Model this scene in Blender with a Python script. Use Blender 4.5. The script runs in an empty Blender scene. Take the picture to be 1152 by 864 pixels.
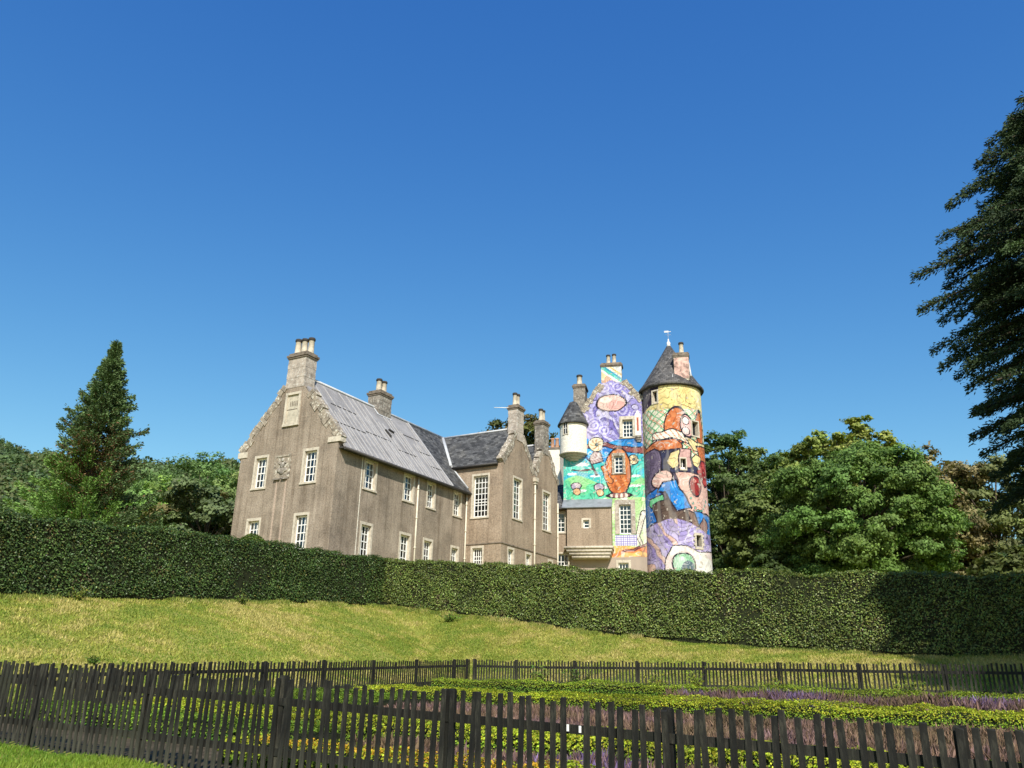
import bpy, math, random
import numpy as np

SC = bpy.context.scene
COL = SC.collection
R = math.radians
rng = np.random.default_rng(7)
random.seed(7)

# ---------------------------------------------------------------- camera, sky, sun, exposure
PITCH, ROLL, FPX = R(19.66), R(1.21), 926.0
cp, sp, cr, sr = math.cos(PITCH), math.sin(PITCH), math.cos(ROLL), math.sin(ROLL)
FW = np.array([0, cp, sp]); UP0 = np.array([0, -sp, cp]); RT0 = np.array([1.0, 0, 0])
RT = cr*RT0 + sr*UP0; UP = -sr*RT0 + cr*UP0
cam_d = bpy.data.cameras.new('camera'); cam = bpy.data.objects.new('camera', cam_d); COL.objects.link(cam)
import mathutils
M3 = mathutils.Matrix((RT, UP, -FW)).transposed()
cam.matrix_world = mathutils.Matrix.Translation((0, 0, 1.6)) @ M3.to_4x4()
cam_d.sensor_width = 36.0; cam_d.lens = FPX/1152*36; cam_d.clip_end = 3000; cam_d.clip_start = 0.1
SC.camera = cam

SUN_AZ = R(173.0)      # 0 = +Y (view direction), 90 = +X (right); 173 = behind the viewer, a little to the right
SUN_EL = R(41.0)
world = bpy.data.worlds.new('World'); SC.world = world; world.use_nodes = True
wn = world.node_tree.nodes; wl = world.node_tree.links
sky = wn.new('ShaderNodeTexSky'); sky.sky_type = 'NISHITA'; sky.sun_disc = False
sky.sun_elevation = SUN_EL; sky.sun_rotation = SUN_AZ
sky.altitude = 60; sky.air_density = 1.0; sky.dust_density = 0.35; sky.ozone_density = 3.5
bg = wn['Background']; bg.inputs[1].default_value = 0.115
sep = wn.new('ShaderNodeSeparateColor'); cmb = wn.new('ShaderNodeCombineColor'); wl.new(sky.outputs[0], sep.inputs[0])
for i, (k_, g_) in enumerate(((0.434, 1.55), (0.83, 1.10), (1.90, 0.58))):      # a clearer, deeper blue air than the default
    pw = wn.new('ShaderNodeMath'); pw.operation = 'POWER'; pw.inputs[1].default_value = g_; ml = wn.new('ShaderNodeMath'); ml.operation = 'MULTIPLY'; ml.inputs[1].default_value = k_
    wl.new(sep.outputs[i], pw.inputs[0]); wl.new(pw.outputs[0], ml.inputs[0]); wl.new(ml.outputs[0], cmb.inputs[i])
wl.new(cmb.outputs[0], bg.inputs[0])
sun_d = bpy.data.lights.new('sun', 'SUN'); sun_d.energy = 4.3; sun_d.angle = R(0.53); sun_d.color = (1.0, 0.95, 0.86)
sun = bpy.data.objects.new('sun', sun_d); COL.objects.link(sun)
sdir = mathutils.Vector((math.sin(SUN_AZ)*math.cos(SUN_EL), math.cos(SUN_AZ)*math.cos(SUN_EL), math.sin(SUN_EL)))
sun.rotation_euler = sdir.to_track_quat('Z', 'Y').to_euler()
SC.view_settings.view_transform = 'Standard'; SC.view_settings.look = 'None'
SC.view_settings.exposure = 0.5; SC.view_settings.gamma = 1.0
SC.render.engine = 'CYCLES'
SC.cycles.max_bounces = 6; SC.cycles.transparent_max_bounces = 12

# ---------------------------------------------------------------- helpers
def lin(c):
    c = np.asarray(c, float)/255.0
    return np.where(c <= 0.04045, c/12.92, ((c+0.055)/1.055)**2.4)
def tag(o, label=None, cat=None, group=None, kind=None):
    if label: o['label'] = label
    if cat: o['category'] = cat
    if group: o['group'] = group
    if kind: o['kind'] = kind
    return o
def empty(name, loc, rz=0.0):
    o = bpy.data.objects.new(name, None); COL.objects.link(o)
    o.location = loc; o.rotation_euler = (0, 0, rz); o.empty_display_size = 0.5
    return o
def link_mesh(name, me, mat=None, parent=None):
    o = bpy.data.objects.new(name, me); COL.objects.link(o)
    if mat: me.materials.append(mat)
    if parent: o.parent = parent
    return o
def mesh_np(name, V, F, mat=None, parent=None, col=None, smooth=False):
    V = np.asarray(V, np.float32); F = np.asarray(F, np.int32); n = F.shape[1]
    me = bpy.data.meshes.new(name)
    me.vertices.add(len(V)); me.vertices.foreach_set('co', V.ravel())
    me.loops.add(F.size); me.loops.foreach_set('vertex_index', F.ravel())
    me.polygons.add(len(F)); me.polygons.foreach_set('loop_start', np.arange(0, F.size, n, dtype=np.int32))
    if smooth: me.polygons.foreach_set('use_smooth', np.ones(len(F), bool))
    me.update(calc_edges=True)
    if col is not None:
        a = me.color_attributes.new('Col', 'FLOAT_COLOR', 'POINT')
        c = np.ones((len(V), 4), np.float32); c[:, :3] = col
        a.data.foreach_set('color', c.ravel())
    return link_mesh(name, me, mat, parent)

class MB:
    """collects polygons in a local frame and links them as one mesh object"""
    def __init__(s): s.v = []; s.f = []; s.uv = {}; s.sm = set()
    def poly(s, pts, uv=None, smooth=False):
        b = len(s.v); s.v += [tuple(map(float, p)) for p in pts]; s.f.append(list(range(b, b+len(pts))))
        if uv: s.uv[len(s.f)-1] = uv
        if smooth: s.sm.add(len(s.f)-1)
    def box(s, x0, x1, y0, y1, z0, z1, jit=0.0):
        P = [(x0,y0,z0),(x1,y0,z0),(x1,y1,z0),(x0,y1,z0),(x0,y0,z1),(x1,y0,z1),(x1,y1,z1),(x0,y1,z1)]
        if jit: P = [tuple(c+random.uniform(-jit, jit) for c in p) for p in P]
        b = len(s.v); s.v += P
        for q in ((0,3,2,1),(4,5,6,7),(0,1,5,4),(1,2,6,5),(2,3,7,6),(3,0,4,7)): s.f.append([b+i for i in q])
    def obox(s, c, ax, ay, az):
        """oriented box: centre and three half-axis vectors"""
        c, ax, ay, az = (np.array(t, float) for t in (c, ax, ay, az))
        b = len(s.v)
        for sz in (-1, 1):
            for sx, sy in ((-1,-1),(1,-1),(1,1),(-1,1)): s.v.append(tuple(c+sx*ax+sy*ay+sz*az))
        for q in ((0,3,2,1),(4,5,6,7),(0,1,5,4),(1,2,6,5),(2,3,7,6),(3,0,4,7)): s.f.append([b+i for i in q])
    def tube(s, pts, rad, n=8, cap=True):
        pts = [np.array(p, float) for p in pts]
        if not hasattr(rad, '__len__'): rad = [rad]*len(pts)
        rings = []
        for i, p in enumerate(pts):
            d = pts[min(i+1, len(pts)-1)]-pts[max(i-1, 0)]; d /= np.linalg.norm(d)+1e-9
            a = np.cross(d, (0.31, 0.17, 0.93) if abs(d[2]) < 0.9 else (1, 0.1, 0)); a /= np.linalg.norm(a); c = np.cross(d, a)
            b = len(s.v); rings.append(b)
            for k in range(n):
                t = 2*math.pi*k/n; s.v.append(tuple(p+rad[i]*(math.cos(t)*a+math.sin(t)*c)))
        for i in range(len(rings)-1):
            for k in range(n):
                s.f.append([rings[i]+k, rings[i]+(k+1)%n, rings[i+1]+(k+1)%n, rings[i+1]+k]); s.sm.add(len(s.f)-1)
        if cap:
            s.f.append([rings[0]+k for k in range(n)][::-1]); s.f.append([rings[-1]+k for k in range(n)])
    def lathe(s, cx, cy, prof, n=24, a0=0.0, a1=2*math.pi, smooth=True, uvr=None):
        full = abs(a1-a0-2*math.pi) < 1e-6
        m = n if full else n+1
        base = len(s.v)
        for r, z in prof:
            for k in range(m):
                t = a0+(a1-a0)*k/n; s.v.append((cx+r*math.sin(t), cy-r*math.cos(t), z))
        for i in range(len(prof)-1):
            for k in range(n):
                k2 = (k+1) % m
                s.f.append([base+i*m+k, base+i*m+k2, base+(i+1)*m+k2, base+(i+1)*m+k])
                if smooth: s.sm.add(len(s.f)-1)
                if uvr:
                    s.uv[len(s.f)-1] = [(uvr*k/n*6.28, prof[i][1]), (uvr*(k+1)/n*6.28, prof[i][1]), (uvr*(k+1)/n*6.28, prof[i+1][1]), (uvr*k/n*6.28, prof[i+1][1])]
    def build_each(s, name, mat, parent=None, zoff=0.0):
        """one object for every connected piece"""
        par = list(range(len(s.v)))
        def find(i):
            while par[i] != i: par[i] = par[par[i]]; i = par[i]
            return i
        for f in s.f:
            for i in f[1:]: par[find(i)] = find(f[0])
        groups = {}
        for fi, f in enumerate(s.f): groups.setdefault(find(f[0]), []).append(fi)
        for fs in groups.values():
            q = MB(); mp = {}
            for fi in fs:
                for i in s.f[fi]:
                    if i not in mp: mp[i] = len(q.v); q.v.append(s.v[i])
                q.f.append([mp[i] for i in s.f[fi]])
                if fi in s.sm: q.sm.add(len(q.f)-1)
            q.build(name, mat, parent, zoff)
    def build(s, name, mat, parent=None, zoff=0.0):
        me = bpy.data.meshes.new(name)
        me.from_pydata([(x, y, z-zoff) for x, y, z in s.v], [], s.f)
        if s.sm:
            for i in s.sm: me.polygons[i].use_smooth = True
        if s.uv:
            u = me.uv_layers.new(name='UVMap')
            for fi, co in s.uv.items():
                for li, c in zip(me.polygons[fi].loop_indices, co): u.data[li].uv = c
        me.update()
        return link_mesh(name, me, mat, parent)

# ---------------------------------------------------------------- materials
def mat_new(name):
    m = bpy.data.materials.new(name); m.use_nodes = True
    return m, m.node_tree.nodes, m.node_tree.links, m.node_tree.nodes['Principled BSDF']
def noise(nt, ln, scale, vec, detail=5, rough=0.6):
    n = nt.new('ShaderNodeTexNoise'); n.inputs['Scale'].default_value = scale; n.inputs['Detail'].default_value = detail
    n.inputs['Roughness'].default_value = rough
    if vec is not None: ln.new(vec, n.inputs['Vector'])
    return n.outputs['Fac']
def ramp(nt, ln, fac, stops):
    r = nt.new('ShaderNodeValToRGB'); e = r.color_ramp.elements
    while len(e) < len(stops): e.new(0.5)
    for k, (p, c) in enumerate(stops):
        e[k].position = p; e[k].color = (*c, 1) if len(c) == 3 else c
    ln.new(fac, r.inputs[0]); return r.outputs[0]
def mix(nt, ln, a, b, fac, mode='MIX'):
    m = nt.new('ShaderNodeMix'); m.data_type = 'RGBA'; m.blend_type = mode; m.clamp_factor = True
    for i, v in ((6, a), (7, b)):
        if hasattr(v, 'is_linked') or hasattr(v, 'links'): ln.new(v, m.inputs[i])
        else: m.inputs[i].default_value = (*v, 1)
    if isinstance(fac, (int, float)): m.inputs[0].default_value = fac
    else: ln.new(fac, m.inputs[0])
    return m.outputs[2]
def mapped(nt, ln, scale=(1, 1, 1), kind='Object'):
    t = nt.new('ShaderNodeTexCoord'); mp = nt.new('ShaderNodeMapping'); mp.inputs['Scale'].default_value = scale
    ln.new(t.outputs[kind], mp.inputs[0]); return mp.outputs[0]
def bump(nt, ln, fac, bs, strength=0.3, dist=0.02):
    b = nt.new('ShaderNodeBump'); b.inputs['Strength'].default_value = strength; b.inputs['Distance'].default_value = dist
    ln.new(fac, b.inputs['Height']); ln.new(b.outputs[0], bs.inputs['Normal'])

def harl(name, base, dark, light, streak=0.55):
    m, nt, ln, bs = mat_new(name)
    v1 = mapped(nt, ln); vs = mapped(nt, ln, (1.6, 1.6, 0.10))
    big = noise(nt, ln, 0.55, v1, 6, 0.65); fine = noise(nt, ln, 11, v1, 4, 0.75); st = noise(nt, ln, 1.3, vs, 6, 0.7)
    c = ramp(nt, ln, big, [(0.3, dark), (0.5, base), (0.72, light)])
    s = ramp(nt, ln, st, [(0.30, (0.50, 0.46, 0.42)), (0.46, (0.92, 0.91, 0.9)), (0.60, (1, 1, 1)), (0.72, (1.18, 1.17, 1.15))])
    c = mix(nt, ln, c, s, streak, 'MULTIPLY')
    vs2 = mapped(nt, ln, (4.5, 4.5, .14)); st2 = noise(nt, ln, 1.0, vs2, 4, .6)
    c = mix(nt, ln, c, ramp(nt, ln, st2, [(0.32, (.66, .64, .62)), (0.48, (1, 1, 1)), (0.62, (1, 1, 1)), (0.74, (1.22, 1.2, 1.17))]), streak*.75, 'MULTIPLY')
    f = ramp(nt, ln, fine, [(0.32, (0.5, 0.49, 0.48)), (0.5, (1, 1, 1)), (0.68, (1.4, 1.4, 1.4))])
    c = mix(nt, ln, c, f, 0.75, 'MULTIPLY')
    ln.new(c, bs.inputs['Base Color']); bs.inputs['Roughness'].default_value = 0.95
    bs.inputs['Specular IOR Level'].default_value = 0.2
    bump(nt, ln, fine, bs, 0.6, 0.03); return m
def simple(name, c, rough=0.7, spec=0.4, var=0.15, scale=6, metal=0.0, bmp=0.0):
    m, nt, ln, bs = mat_new(name)
    n = noise(nt, ln, scale, mapped(nt, ln), 5, 0.65)
    lo = tuple(x*(1-var*1.6) for x in c); hi = tuple(min(1, x*(1+var)) for x in c)
    ln.new(ramp(nt, ln, n, [(0.3, lo), (0.5, c), (0.7, hi)]), bs.inputs['Base Color'])
    bs.inputs['Roughness'].default_value = rough; bs.inputs['Specular IOR Level'].default_value = spec; bs.inputs['Metallic'].default_value = metal
    if bmp: bump(nt, ln, n, bs, bmp, 0.02)
    return m
def lichen_stone(name, c, dark, spot):
    m, nt, ln, bs = mat_new(name)
    v = mapped(nt, ln); a = noise(nt, ln, 2.2, v, 6, 0.7); b = noise(nt, ln, 5.5, v, 4, 0.7)
    x = ramp(nt, ln, a, [(0.32, dark), (0.52, c), (0.70, tuple(min(1, k*1.35) for k in c))])
    y = ramp(nt, ln, b, [(0.54, (0, 0, 0)), (0.62, (1, 1, 1))])
    ln.new(mix(nt, ln, x, spot, y), bs.inputs['Base Color']); bs.inputs['Roughness'].default_value = 0.95
    bump(nt, ln, b, bs, 0.5, 0.04); return m
def slate(name, c, var=0.5, bw=0.32, rh=0.2):
    m, nt, ln, bs = mat_new(name)
    t = nt.new('ShaderNodeTexCoord'); br = nt.new('ShaderNodeTexBrick')
    ln.new(t.outputs['UV'], br.inputs['Vector'])
    br.inputs['Scale'].default_value = 1.0; br.inputs['Brick Width'].default_value = bw; br.inputs['Row Height'].default_value = rh
    br.inputs['Mortar Size'].default_value = 0.012; br.inputs['Mortar Smooth'].default_value = 0.2; br.inputs['Bias'].default_value = 0.0
    br.inputs['Color1'].default_value = (*[x*(1-var) for x in c], 1); br.inputs['Color2'].default_value = (*[x*(1+var) for x in c], 1)
    br.inputs['Mortar'].default_value = (*[x*0.3 for x in c], 1)
    n = noise(nt, ln, 0.8, mapped(nt, ln), 6, 0.7)
    w = ramp(nt, ln, n, [(0.35, (0.6, 0.6, 0.62)), (0.5, (1, 1, 1)), (0.68, (1.7, 1.62, 1.45))])
    ln.new(mix(nt, ln, br.outputs['Color'], w, 0.8, 'MULTIPLY'), bs.inputs['Base Color'])
    bs.inputs['Roughness'].default_value = 0.75; bs.inputs['Specular IOR Level'].default_value = 0.25
    bump(nt, ln, br.outputs['Fac'], bs, -0.5, 0.02); return m
def vcol(name, rough=0.9, spec=0.3, transl=0.0, bmp=0.0, wear=0.0, sheen=None):
    m, nt, ln, bs = mat_new(name)
    a = nt.new('ShaderNodeAttribute'); a.attribute_name = 'Col'
    c = a.outputs['Color']
    if wear:
        n = noise(nt, ln, 1.4, mapped(nt, ln), 7, 0.75)
        c = mix(nt, ln, c, ramp(nt, ln, n, [(0.3, (0.72, 0.70, 0.68)), (0.5, (1, 1, 1)), (0.7, (1.12, 1.12, 1.1))]), wear, 'MULTIPLY')
    ln.new(c, bs.inputs['Base Color'])
    bs.inputs['Roughness'].default_value = rough; bs.inputs['Specular IOR Level'].default_value = spec
    if bmp: bump(nt, ln, noise(nt, ln, 22, mapped(nt, ln), 3), bs, bmp, 0.03)
    if transl:
        tr = nt.new('ShaderNodeBsdfTranslucent'); ms = nt.new('ShaderNodeMixShader')
        g = mix(nt, ln, c, (1.25, 1.5, 0.55), 1.0, 'MULTIPLY'); ln.new(g, tr.inputs['Color'])
        ms.inputs[0].default_value = transl
        ln.new(bs.outputs[0], ms.inputs[1]); ln.new(tr.outputs[0], ms.inputs[2]); ln.new(ms.outputs[0], nt['Material Output'].inputs[0])
    return m

M = {}
M['harl'] = harl('brown harling', (0.300, 0.244, 0.187), (0.180, 0.146, 0.113), (0.395, 0.327, 0.258), 0.9)
M['harl2'] = harl('warm harling', (0.33, 0.255, 0.185), (0.25, 0.195, 0.145), (0.41, 0.325, 0.245), 0.6)
M['harlpink'] = harl('pinkish harling', (0.43, 0.33, 0.26), (0.36, 0.28, 0.22), (0.5, 0.40, 0.33), 0.25)
M['cream'] = harl('cream harling', (0.80, 0.74, 0.62), (0.73, 0.67, 0.55), (0.85, 0.80, 0.69), 0.06)
M['dressed'] = simple('dressed sandstone', (0.53, 0.47, 0.375), 0.9, 0.2, 0.22, 5, bmp=0.15)
M['skew'] = lichen_stone('lichened skew stone', (0.30, 0.25, 0.19), (0.09, 0.075, 0.06), (0.62, 0.58, 0.48))
M['chim'] = lichen_stone('weathered chimney stone', (0.40, 0.34, 0.28), (0.19, 0.16, 0.13), (0.52, 0.48, 0.42))
M['chimdark'] = lichen_stone('sooty chimney stone', (0.22, 0.19, 0.155), (0.085, 0.075, 0.065), (0.42, 0.39, 0.33))
M['cap'] = simple('stained capstone', (0.19, 0.155, 0.12), 0.9, 0.2, 0.4, 4)
M['pot'] = simple('buff clay pot', (0.52, 0.455, 0.35), 0.8, 0.3, 0.25, 4)
M['potred'] = simple('terracotta pot', (0.50, 0.28, 0.17), 0.8, 0.3, 0.25, 4)
M['soot'] = simple('sooty pot rim', (0.05, 0.045, 0.04), 0.9, 0.2, 0.2)
M['white'] = simple('white window paint', (0.80, 0.79, 0.75), 0.5, 0.4, 0.05, 8)
M['pipe'] = simple('cream pipe paint', (0.66, 0.60, 0.47), 0.55, 0.4, 0.12, 3)
M['gutter'] = simple('dark gutter iron', (0.05, 0.045, 0.04), 0.6, 0.4, 0.2)
M['lead'] = simple('lead flashing', (0.50, 0.51, 0.52), 0.55, 0.5, 0.15, 2)
M['leadroof'] = simple('grey lead roof', (0.22, 0.235, 0.26), 0.5, 0.5, 0.25, 1.5)
M['slate'] = slate('blue grey slate', (0.078, 0.078, 0.078), 0.6)
M['slate2'] = slate('brown grey slate', (0.095, 0.09, 0.088), 0.5, 0.26, 0.16)
M['blind'] = simple('cream blind', (0.62, 0.55, 0.36), 0.9, 0.1, 0.06, 2)
M['curtain'] = simple('white curtain', (0.72, 0.71, 0.70), 0.9, 0.1, 0.1, 2)
M['mural'] = vcol('painted harling', 0.85, 0.25, bmp=0.35, wear=0.45)
M['dark'] = simple('dark interior', (0.02, 0.02, 0.022), 0.9, 0.2, 0.1)
M['lavcheck'] = None

def sheet_metal():
    m, nt, ln, bs = mat_new('weathered sheet roof')
    vs = mapped(nt, ln, (1, 1, 1)); n = noise(nt, ln, 0.9, vs, 7, 0.7); f = noise(nt, ln, 9, mapped(nt, ln, (1, 4, 1)), 4)
    c = ramp(nt, ln, n, [(0.28, (0.190, 0.180, 0.176)), (0.5, (0.265, 0.252, 0.248)), (0.72, (0.34, 0.325, 0.32))])
    c = mix(nt, ln, c, ramp(nt, ln, f, [(0.35, (0.8, 0.8, 0.8)), (0.6, (1.08, 1.08, 1.08))]), 0.7, 'MULTIPLY')
    ln.new(c, bs.inputs['Base Color']); bs.inputs['Roughness'].default_value = 0.75; bs.inputs['Specular IOR Level'].default_value = 0.15; return m
M['sheet'] = sheet_metal()
M['seam'] = simple('pale roof batten', (0.40, 0.39, 0.385), 0.6, 0.4, 0.15)
def glass():
    m, nt, ln, bs = mat_new('window glass')
    tr = nt.new('ShaderNodeBsdfTransparent'); gl = nt.new('ShaderNodeBsdfGlossy'); ms = nt.new('ShaderNodeMixShader')
    tr.inputs[0].default_value = (0.72, 0.75, 0.74, 1); gl.inputs['Roughness'].default_value = 0.03
    lw = nt.new('ShaderNodeFresnel'); lw.inputs[0].default_value = 1.55
    b = nt.new('ShaderNodeBump'); b.inputs['Strength'].default_value = 0.12; b.inputs['Distance'].default_value = 0.05
    ln.new(noise(nt, ln, 2.2, mapped(nt, ln), 2), b.inputs['Height']); ln.new(b.outputs[0], gl.inputs['Normal'])
    mt = nt.new('ShaderNodeMath'); mt.operation = 'MULTIPLY_ADD'; mt.inputs[1].default_value = 1.3; mt.inputs[2].default_value = 0.05
    ln.new(lw.outputs[0], mt.inputs[0]); ln.new(mt.outputs[0], ms.inputs[0])
    ln.new(tr.outputs[0], ms.inputs[1]); ln.new(gl.outputs[0], ms.inputs[2]); ln.new(ms.outputs[0], nt['Material Output'].inputs[0]); return m
M['glass'] = glass()
M['leaf'] = vcol('leaf', 0.6, 0.18, transl=0.22)
M['hedgeleaf'] = vcol('glossy hedge leaf', 0.46, 0.35, transl=0.15)
M['needle'] = vcol('needle foliage', 0.7, 0.2, transl=0.08)
M['blade'] = vcol('grass blade', 0.6, 0.25, transl=0.25)
M['heather'] = vcol('heather sprig', 0.9, 0.1, transl=0.1)
M['bark'] = simple('bark', (0.10, 0.08, 0.06), 0.95, 0.1, 0.35, 3, bmp=0.5)
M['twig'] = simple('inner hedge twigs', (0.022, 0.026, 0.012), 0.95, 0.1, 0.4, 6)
def fence_wood():
    m, nt, ln, bs = mat_new('dark stained fence wood')
    v = mapped(nt, ln, (6, 6, 0.8)); n = noise(nt, ln, 3, v, 6, 0.7); g = noise(nt, ln, 1.1, mapped(nt, ln), 4)
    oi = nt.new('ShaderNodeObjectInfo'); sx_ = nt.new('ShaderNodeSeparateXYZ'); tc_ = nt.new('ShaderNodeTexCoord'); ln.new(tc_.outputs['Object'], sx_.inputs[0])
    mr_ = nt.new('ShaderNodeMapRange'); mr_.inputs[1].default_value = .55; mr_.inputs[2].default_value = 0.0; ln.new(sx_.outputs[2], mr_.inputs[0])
    c = ramp(nt, ln, n, [(0.34, (0.004, 0.0038, 0.0033)), (0.52, (0.013, 0.0124, 0.0102)), (0.70, (0.062, 0.059, 0.047))])
    gr = ramp(nt, ln, g, [(0.50, (0, 0, 0)), (0.68, (.8, .8, .8))])
    c = mix(nt, ln, c, (0.026, 0.028, 0.019), gr)
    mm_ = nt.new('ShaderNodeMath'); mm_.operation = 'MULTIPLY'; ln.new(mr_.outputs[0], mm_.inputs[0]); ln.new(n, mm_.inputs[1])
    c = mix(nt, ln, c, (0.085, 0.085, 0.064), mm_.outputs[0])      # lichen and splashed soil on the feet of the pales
    rr = ramp(nt, ln, oi.outputs['Random'], [(0, (0.5, 0.5, 0.5)), (1, (1.45, 1.42, 1.32))])
    c = mix(nt, ln, c, rr, 1.0, 'MULTIPLY')
    ln.new(c, bs.inputs['Base Color']); bs.inputs['Roughness'].default_value = 0.8; bs.inputs['Specular IOR Level'].default_value = 0.3
    bump(nt, ln, n, bs, 0.4, 0.01); return m
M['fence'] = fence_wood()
M['oldwood'] = simple('bare weathered wood', (0.16, 0.155, 0.12), 0.9, 0.15, 0.35, 5)

# ---------------------------------------------------------------- frames and terrain
HA, HB = R(29.5), R(12.7)
CORN = np.array([-9.97, 46.0])
gx = np.array([math.cos(HA), -math.sin(HA)]); gy = np.array([math.sin(HA), math.cos(HA)])
KF = np.array([4.41, 66.5])
kx = np.array([math.cos(HB), -math.sin(HB)]); ky = np.array([math.sin(HB), math.cos(HB)])
def UV(x, y): return (x-CORN[0])*gx[0]+(y-CORN[1])*gx[1], (x-CORN[0])*gy[0]+(y-CORN[1])*gy[1]
def XY(u, v): return CORN[0]+u*gx[0]+v*gy[0], CORN[1]+u*gx[1]+v*gy[1]
def sm(t): t = np.clip(t, 0, 1); return t*t*(3-2*t)
def zh(u): return np.interp(u, [-30, 3.4, 11.2, 15.2, 19.4, 23.9, 28, 32.3, 60], [5.3, 5.08, 4.15, 3.60, 3.20, 2.88, 2.69, 2.58, 2.3])
def hl(v): return np.interp(v, [-60, -19.2, -16, -12.2, -7.5, -3.6, 1.5, 30], [1.4, 3.74, 3.98, 4.22, 4.54, 4.78, 5.08, 5.3])
def zgarden(u, v):
    zn = np.clip(0.40-0.0275*(u-23), 0.1, 0.6)
    z = np.interp(v, [-27.3, -6.6], [0, 1])
    near = zn+(v+27.3)*0.048
    return np.where(v < -27.3, np.maximum(near, -1.2), zn+(1.27-zn)*z)
def zg(x, y):
    x = np.asarray(x, float); y = np.asarray(y, float)
    u, v = UV(x, y)
    a = zgarden(np.maximum(u, 13.7), np.minimum(v, -6.6))
    tR = np.clip((v+6.6)/7.4, 0, 1); zR = a+(zh(u)-a)*(0.65*tR+0.35*sm(tR))
    zR = np.where(v > 0.8, zh(u)+(6.9-zh(u))*sm((v-0.8)/np.clip(9+(u-12)*1.6, 9, 45)), zR)
    tL = np.clip((13.7-u)/10.3, 0, 1); zL = a+(hl(v)-a)*(0.65*tL+0.35*sm(tL))
    zL = np.where(u < 3.4, hl(v)+(6.9-hl(v))*sm((3.4-u)/9), zL)
    z = np.maximum(zR, zL)
    # hills behind
    d = np.hypot(x, y)
    hill = ((51+20*sm((-150-x)/120))*sm((-15-x)/60)+12)*sm((y-100)/230)*(0.96+0.04*np.sin(x*0.021+1.3))
    hill = hill*np.clip((d-100)/60, 0, 1)
    return z+hill+0.03*np.sin(x*1.7+y*0.6)*np.sin(y*1.3-x*0.4)*np.clip((60-d)/40, 0, 1)

def grass_ground():
    m, nt, ln, bs = mat_new('rough grass ground')
    v = mapped(nt, ln); a = noise(nt, ln, 0.35, v, 6, 0.7); b = noise(nt, ln, 6, v, 5, 0.75); st = noise(nt, ln, 1.2, mapped(nt, ln, (1, 2.5, 1)), 5, 0.7)
    c = ramp(nt, ln, a, [(0.3, (0.17, 0.215, 0.036)), (0.5, (0.26, 0.265, 0.055)), (0.7, (0.35, 0.31, 0.085))])
    c = mix(nt, ln, c, (0.42, 0.34, 0.14), ramp(nt, ln, st, [(0.56, (0, 0, 0)), (0.72, (0.7, 0.7, 0.7))]))
    c = mix(nt, ln, c, ramp(nt, ln, b, [(0.3, (0.5, 0.55, 0.5)), (0.5, (1, 1, 1)), (0.7, (1.25, 1.2, 1.1))]), 0.8, 'MULTIPLY')
    ln.new(c, bs.inputs['Base Color']); bs.inputs['Roughness'].default_value = 0.95; bs.inputs['Specular IOR Level'].default_value = 0.1
    bump(nt, ln, b, bs, 0.7, 0.08); return m
M['ground'] = grass_ground()
def axis_pts(lo, mid0, mid1, hi, step, grow=1.18):
    p = list(np.arange(mid0, mid1+1e-6, step)); s = step; x = p[-1]
    while x < hi: s *= grow; x += s; p.append(min(x, hi))
    s = step; x = p[0]; q = []
    while x > lo: s *= grow; x -= s; q.append(max(x, lo))
    return np.array(q[::-1]+p)
ax_ = axis_pts(-900, -34, 40, 900, 0.4); ay_ = axis_pts(-60, -4, 62, 1200, 0.4)
gxx, gyy = np.meshgrid(ax_, ay_); V = np.stack([gxx.ravel(), gyy.ravel(), zg(gxx, gyy).ravel()], 1)
nx = len(ax_); I = np.arange(len(ay_)-1)[:, None]*nx+np.arange(nx-1)[None]; I = I.ravel()
tag(mesh_np('ground', V, np.stack([I, I+1, I+nx+1, I+nx], 1), M['ground'], smooth=True), kind='structure')

# soil of the planted beds, inside the fenced garden
us = np.arange(14.2, 41, 0.4); vs = np.arange(-27.0, -7.0, 0.3)
uu, vv = np.meshgrid(us, vs); xx, yy = XY(uu, vv); V = np.stack([xx.ravel(), yy.ravel(), (zg(xx, yy)+0.012).ravel()], 1)
nx = len(us); I = (np.arange(len(vs)-1)[:, None]*nx+np.arange(nx-1)[None]).ravel()
M['soil'] = simple('bed soil', (0.075, 0.060, 0.040), 0.95, 0.1, 0.4, 5, bmp=0.6)
tag(mesh_np('garden_soil', V, np.stack([I, I+1, I+nx+1, I+nx], 1), M['soil'], smooth=True), kind='structure')

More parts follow.
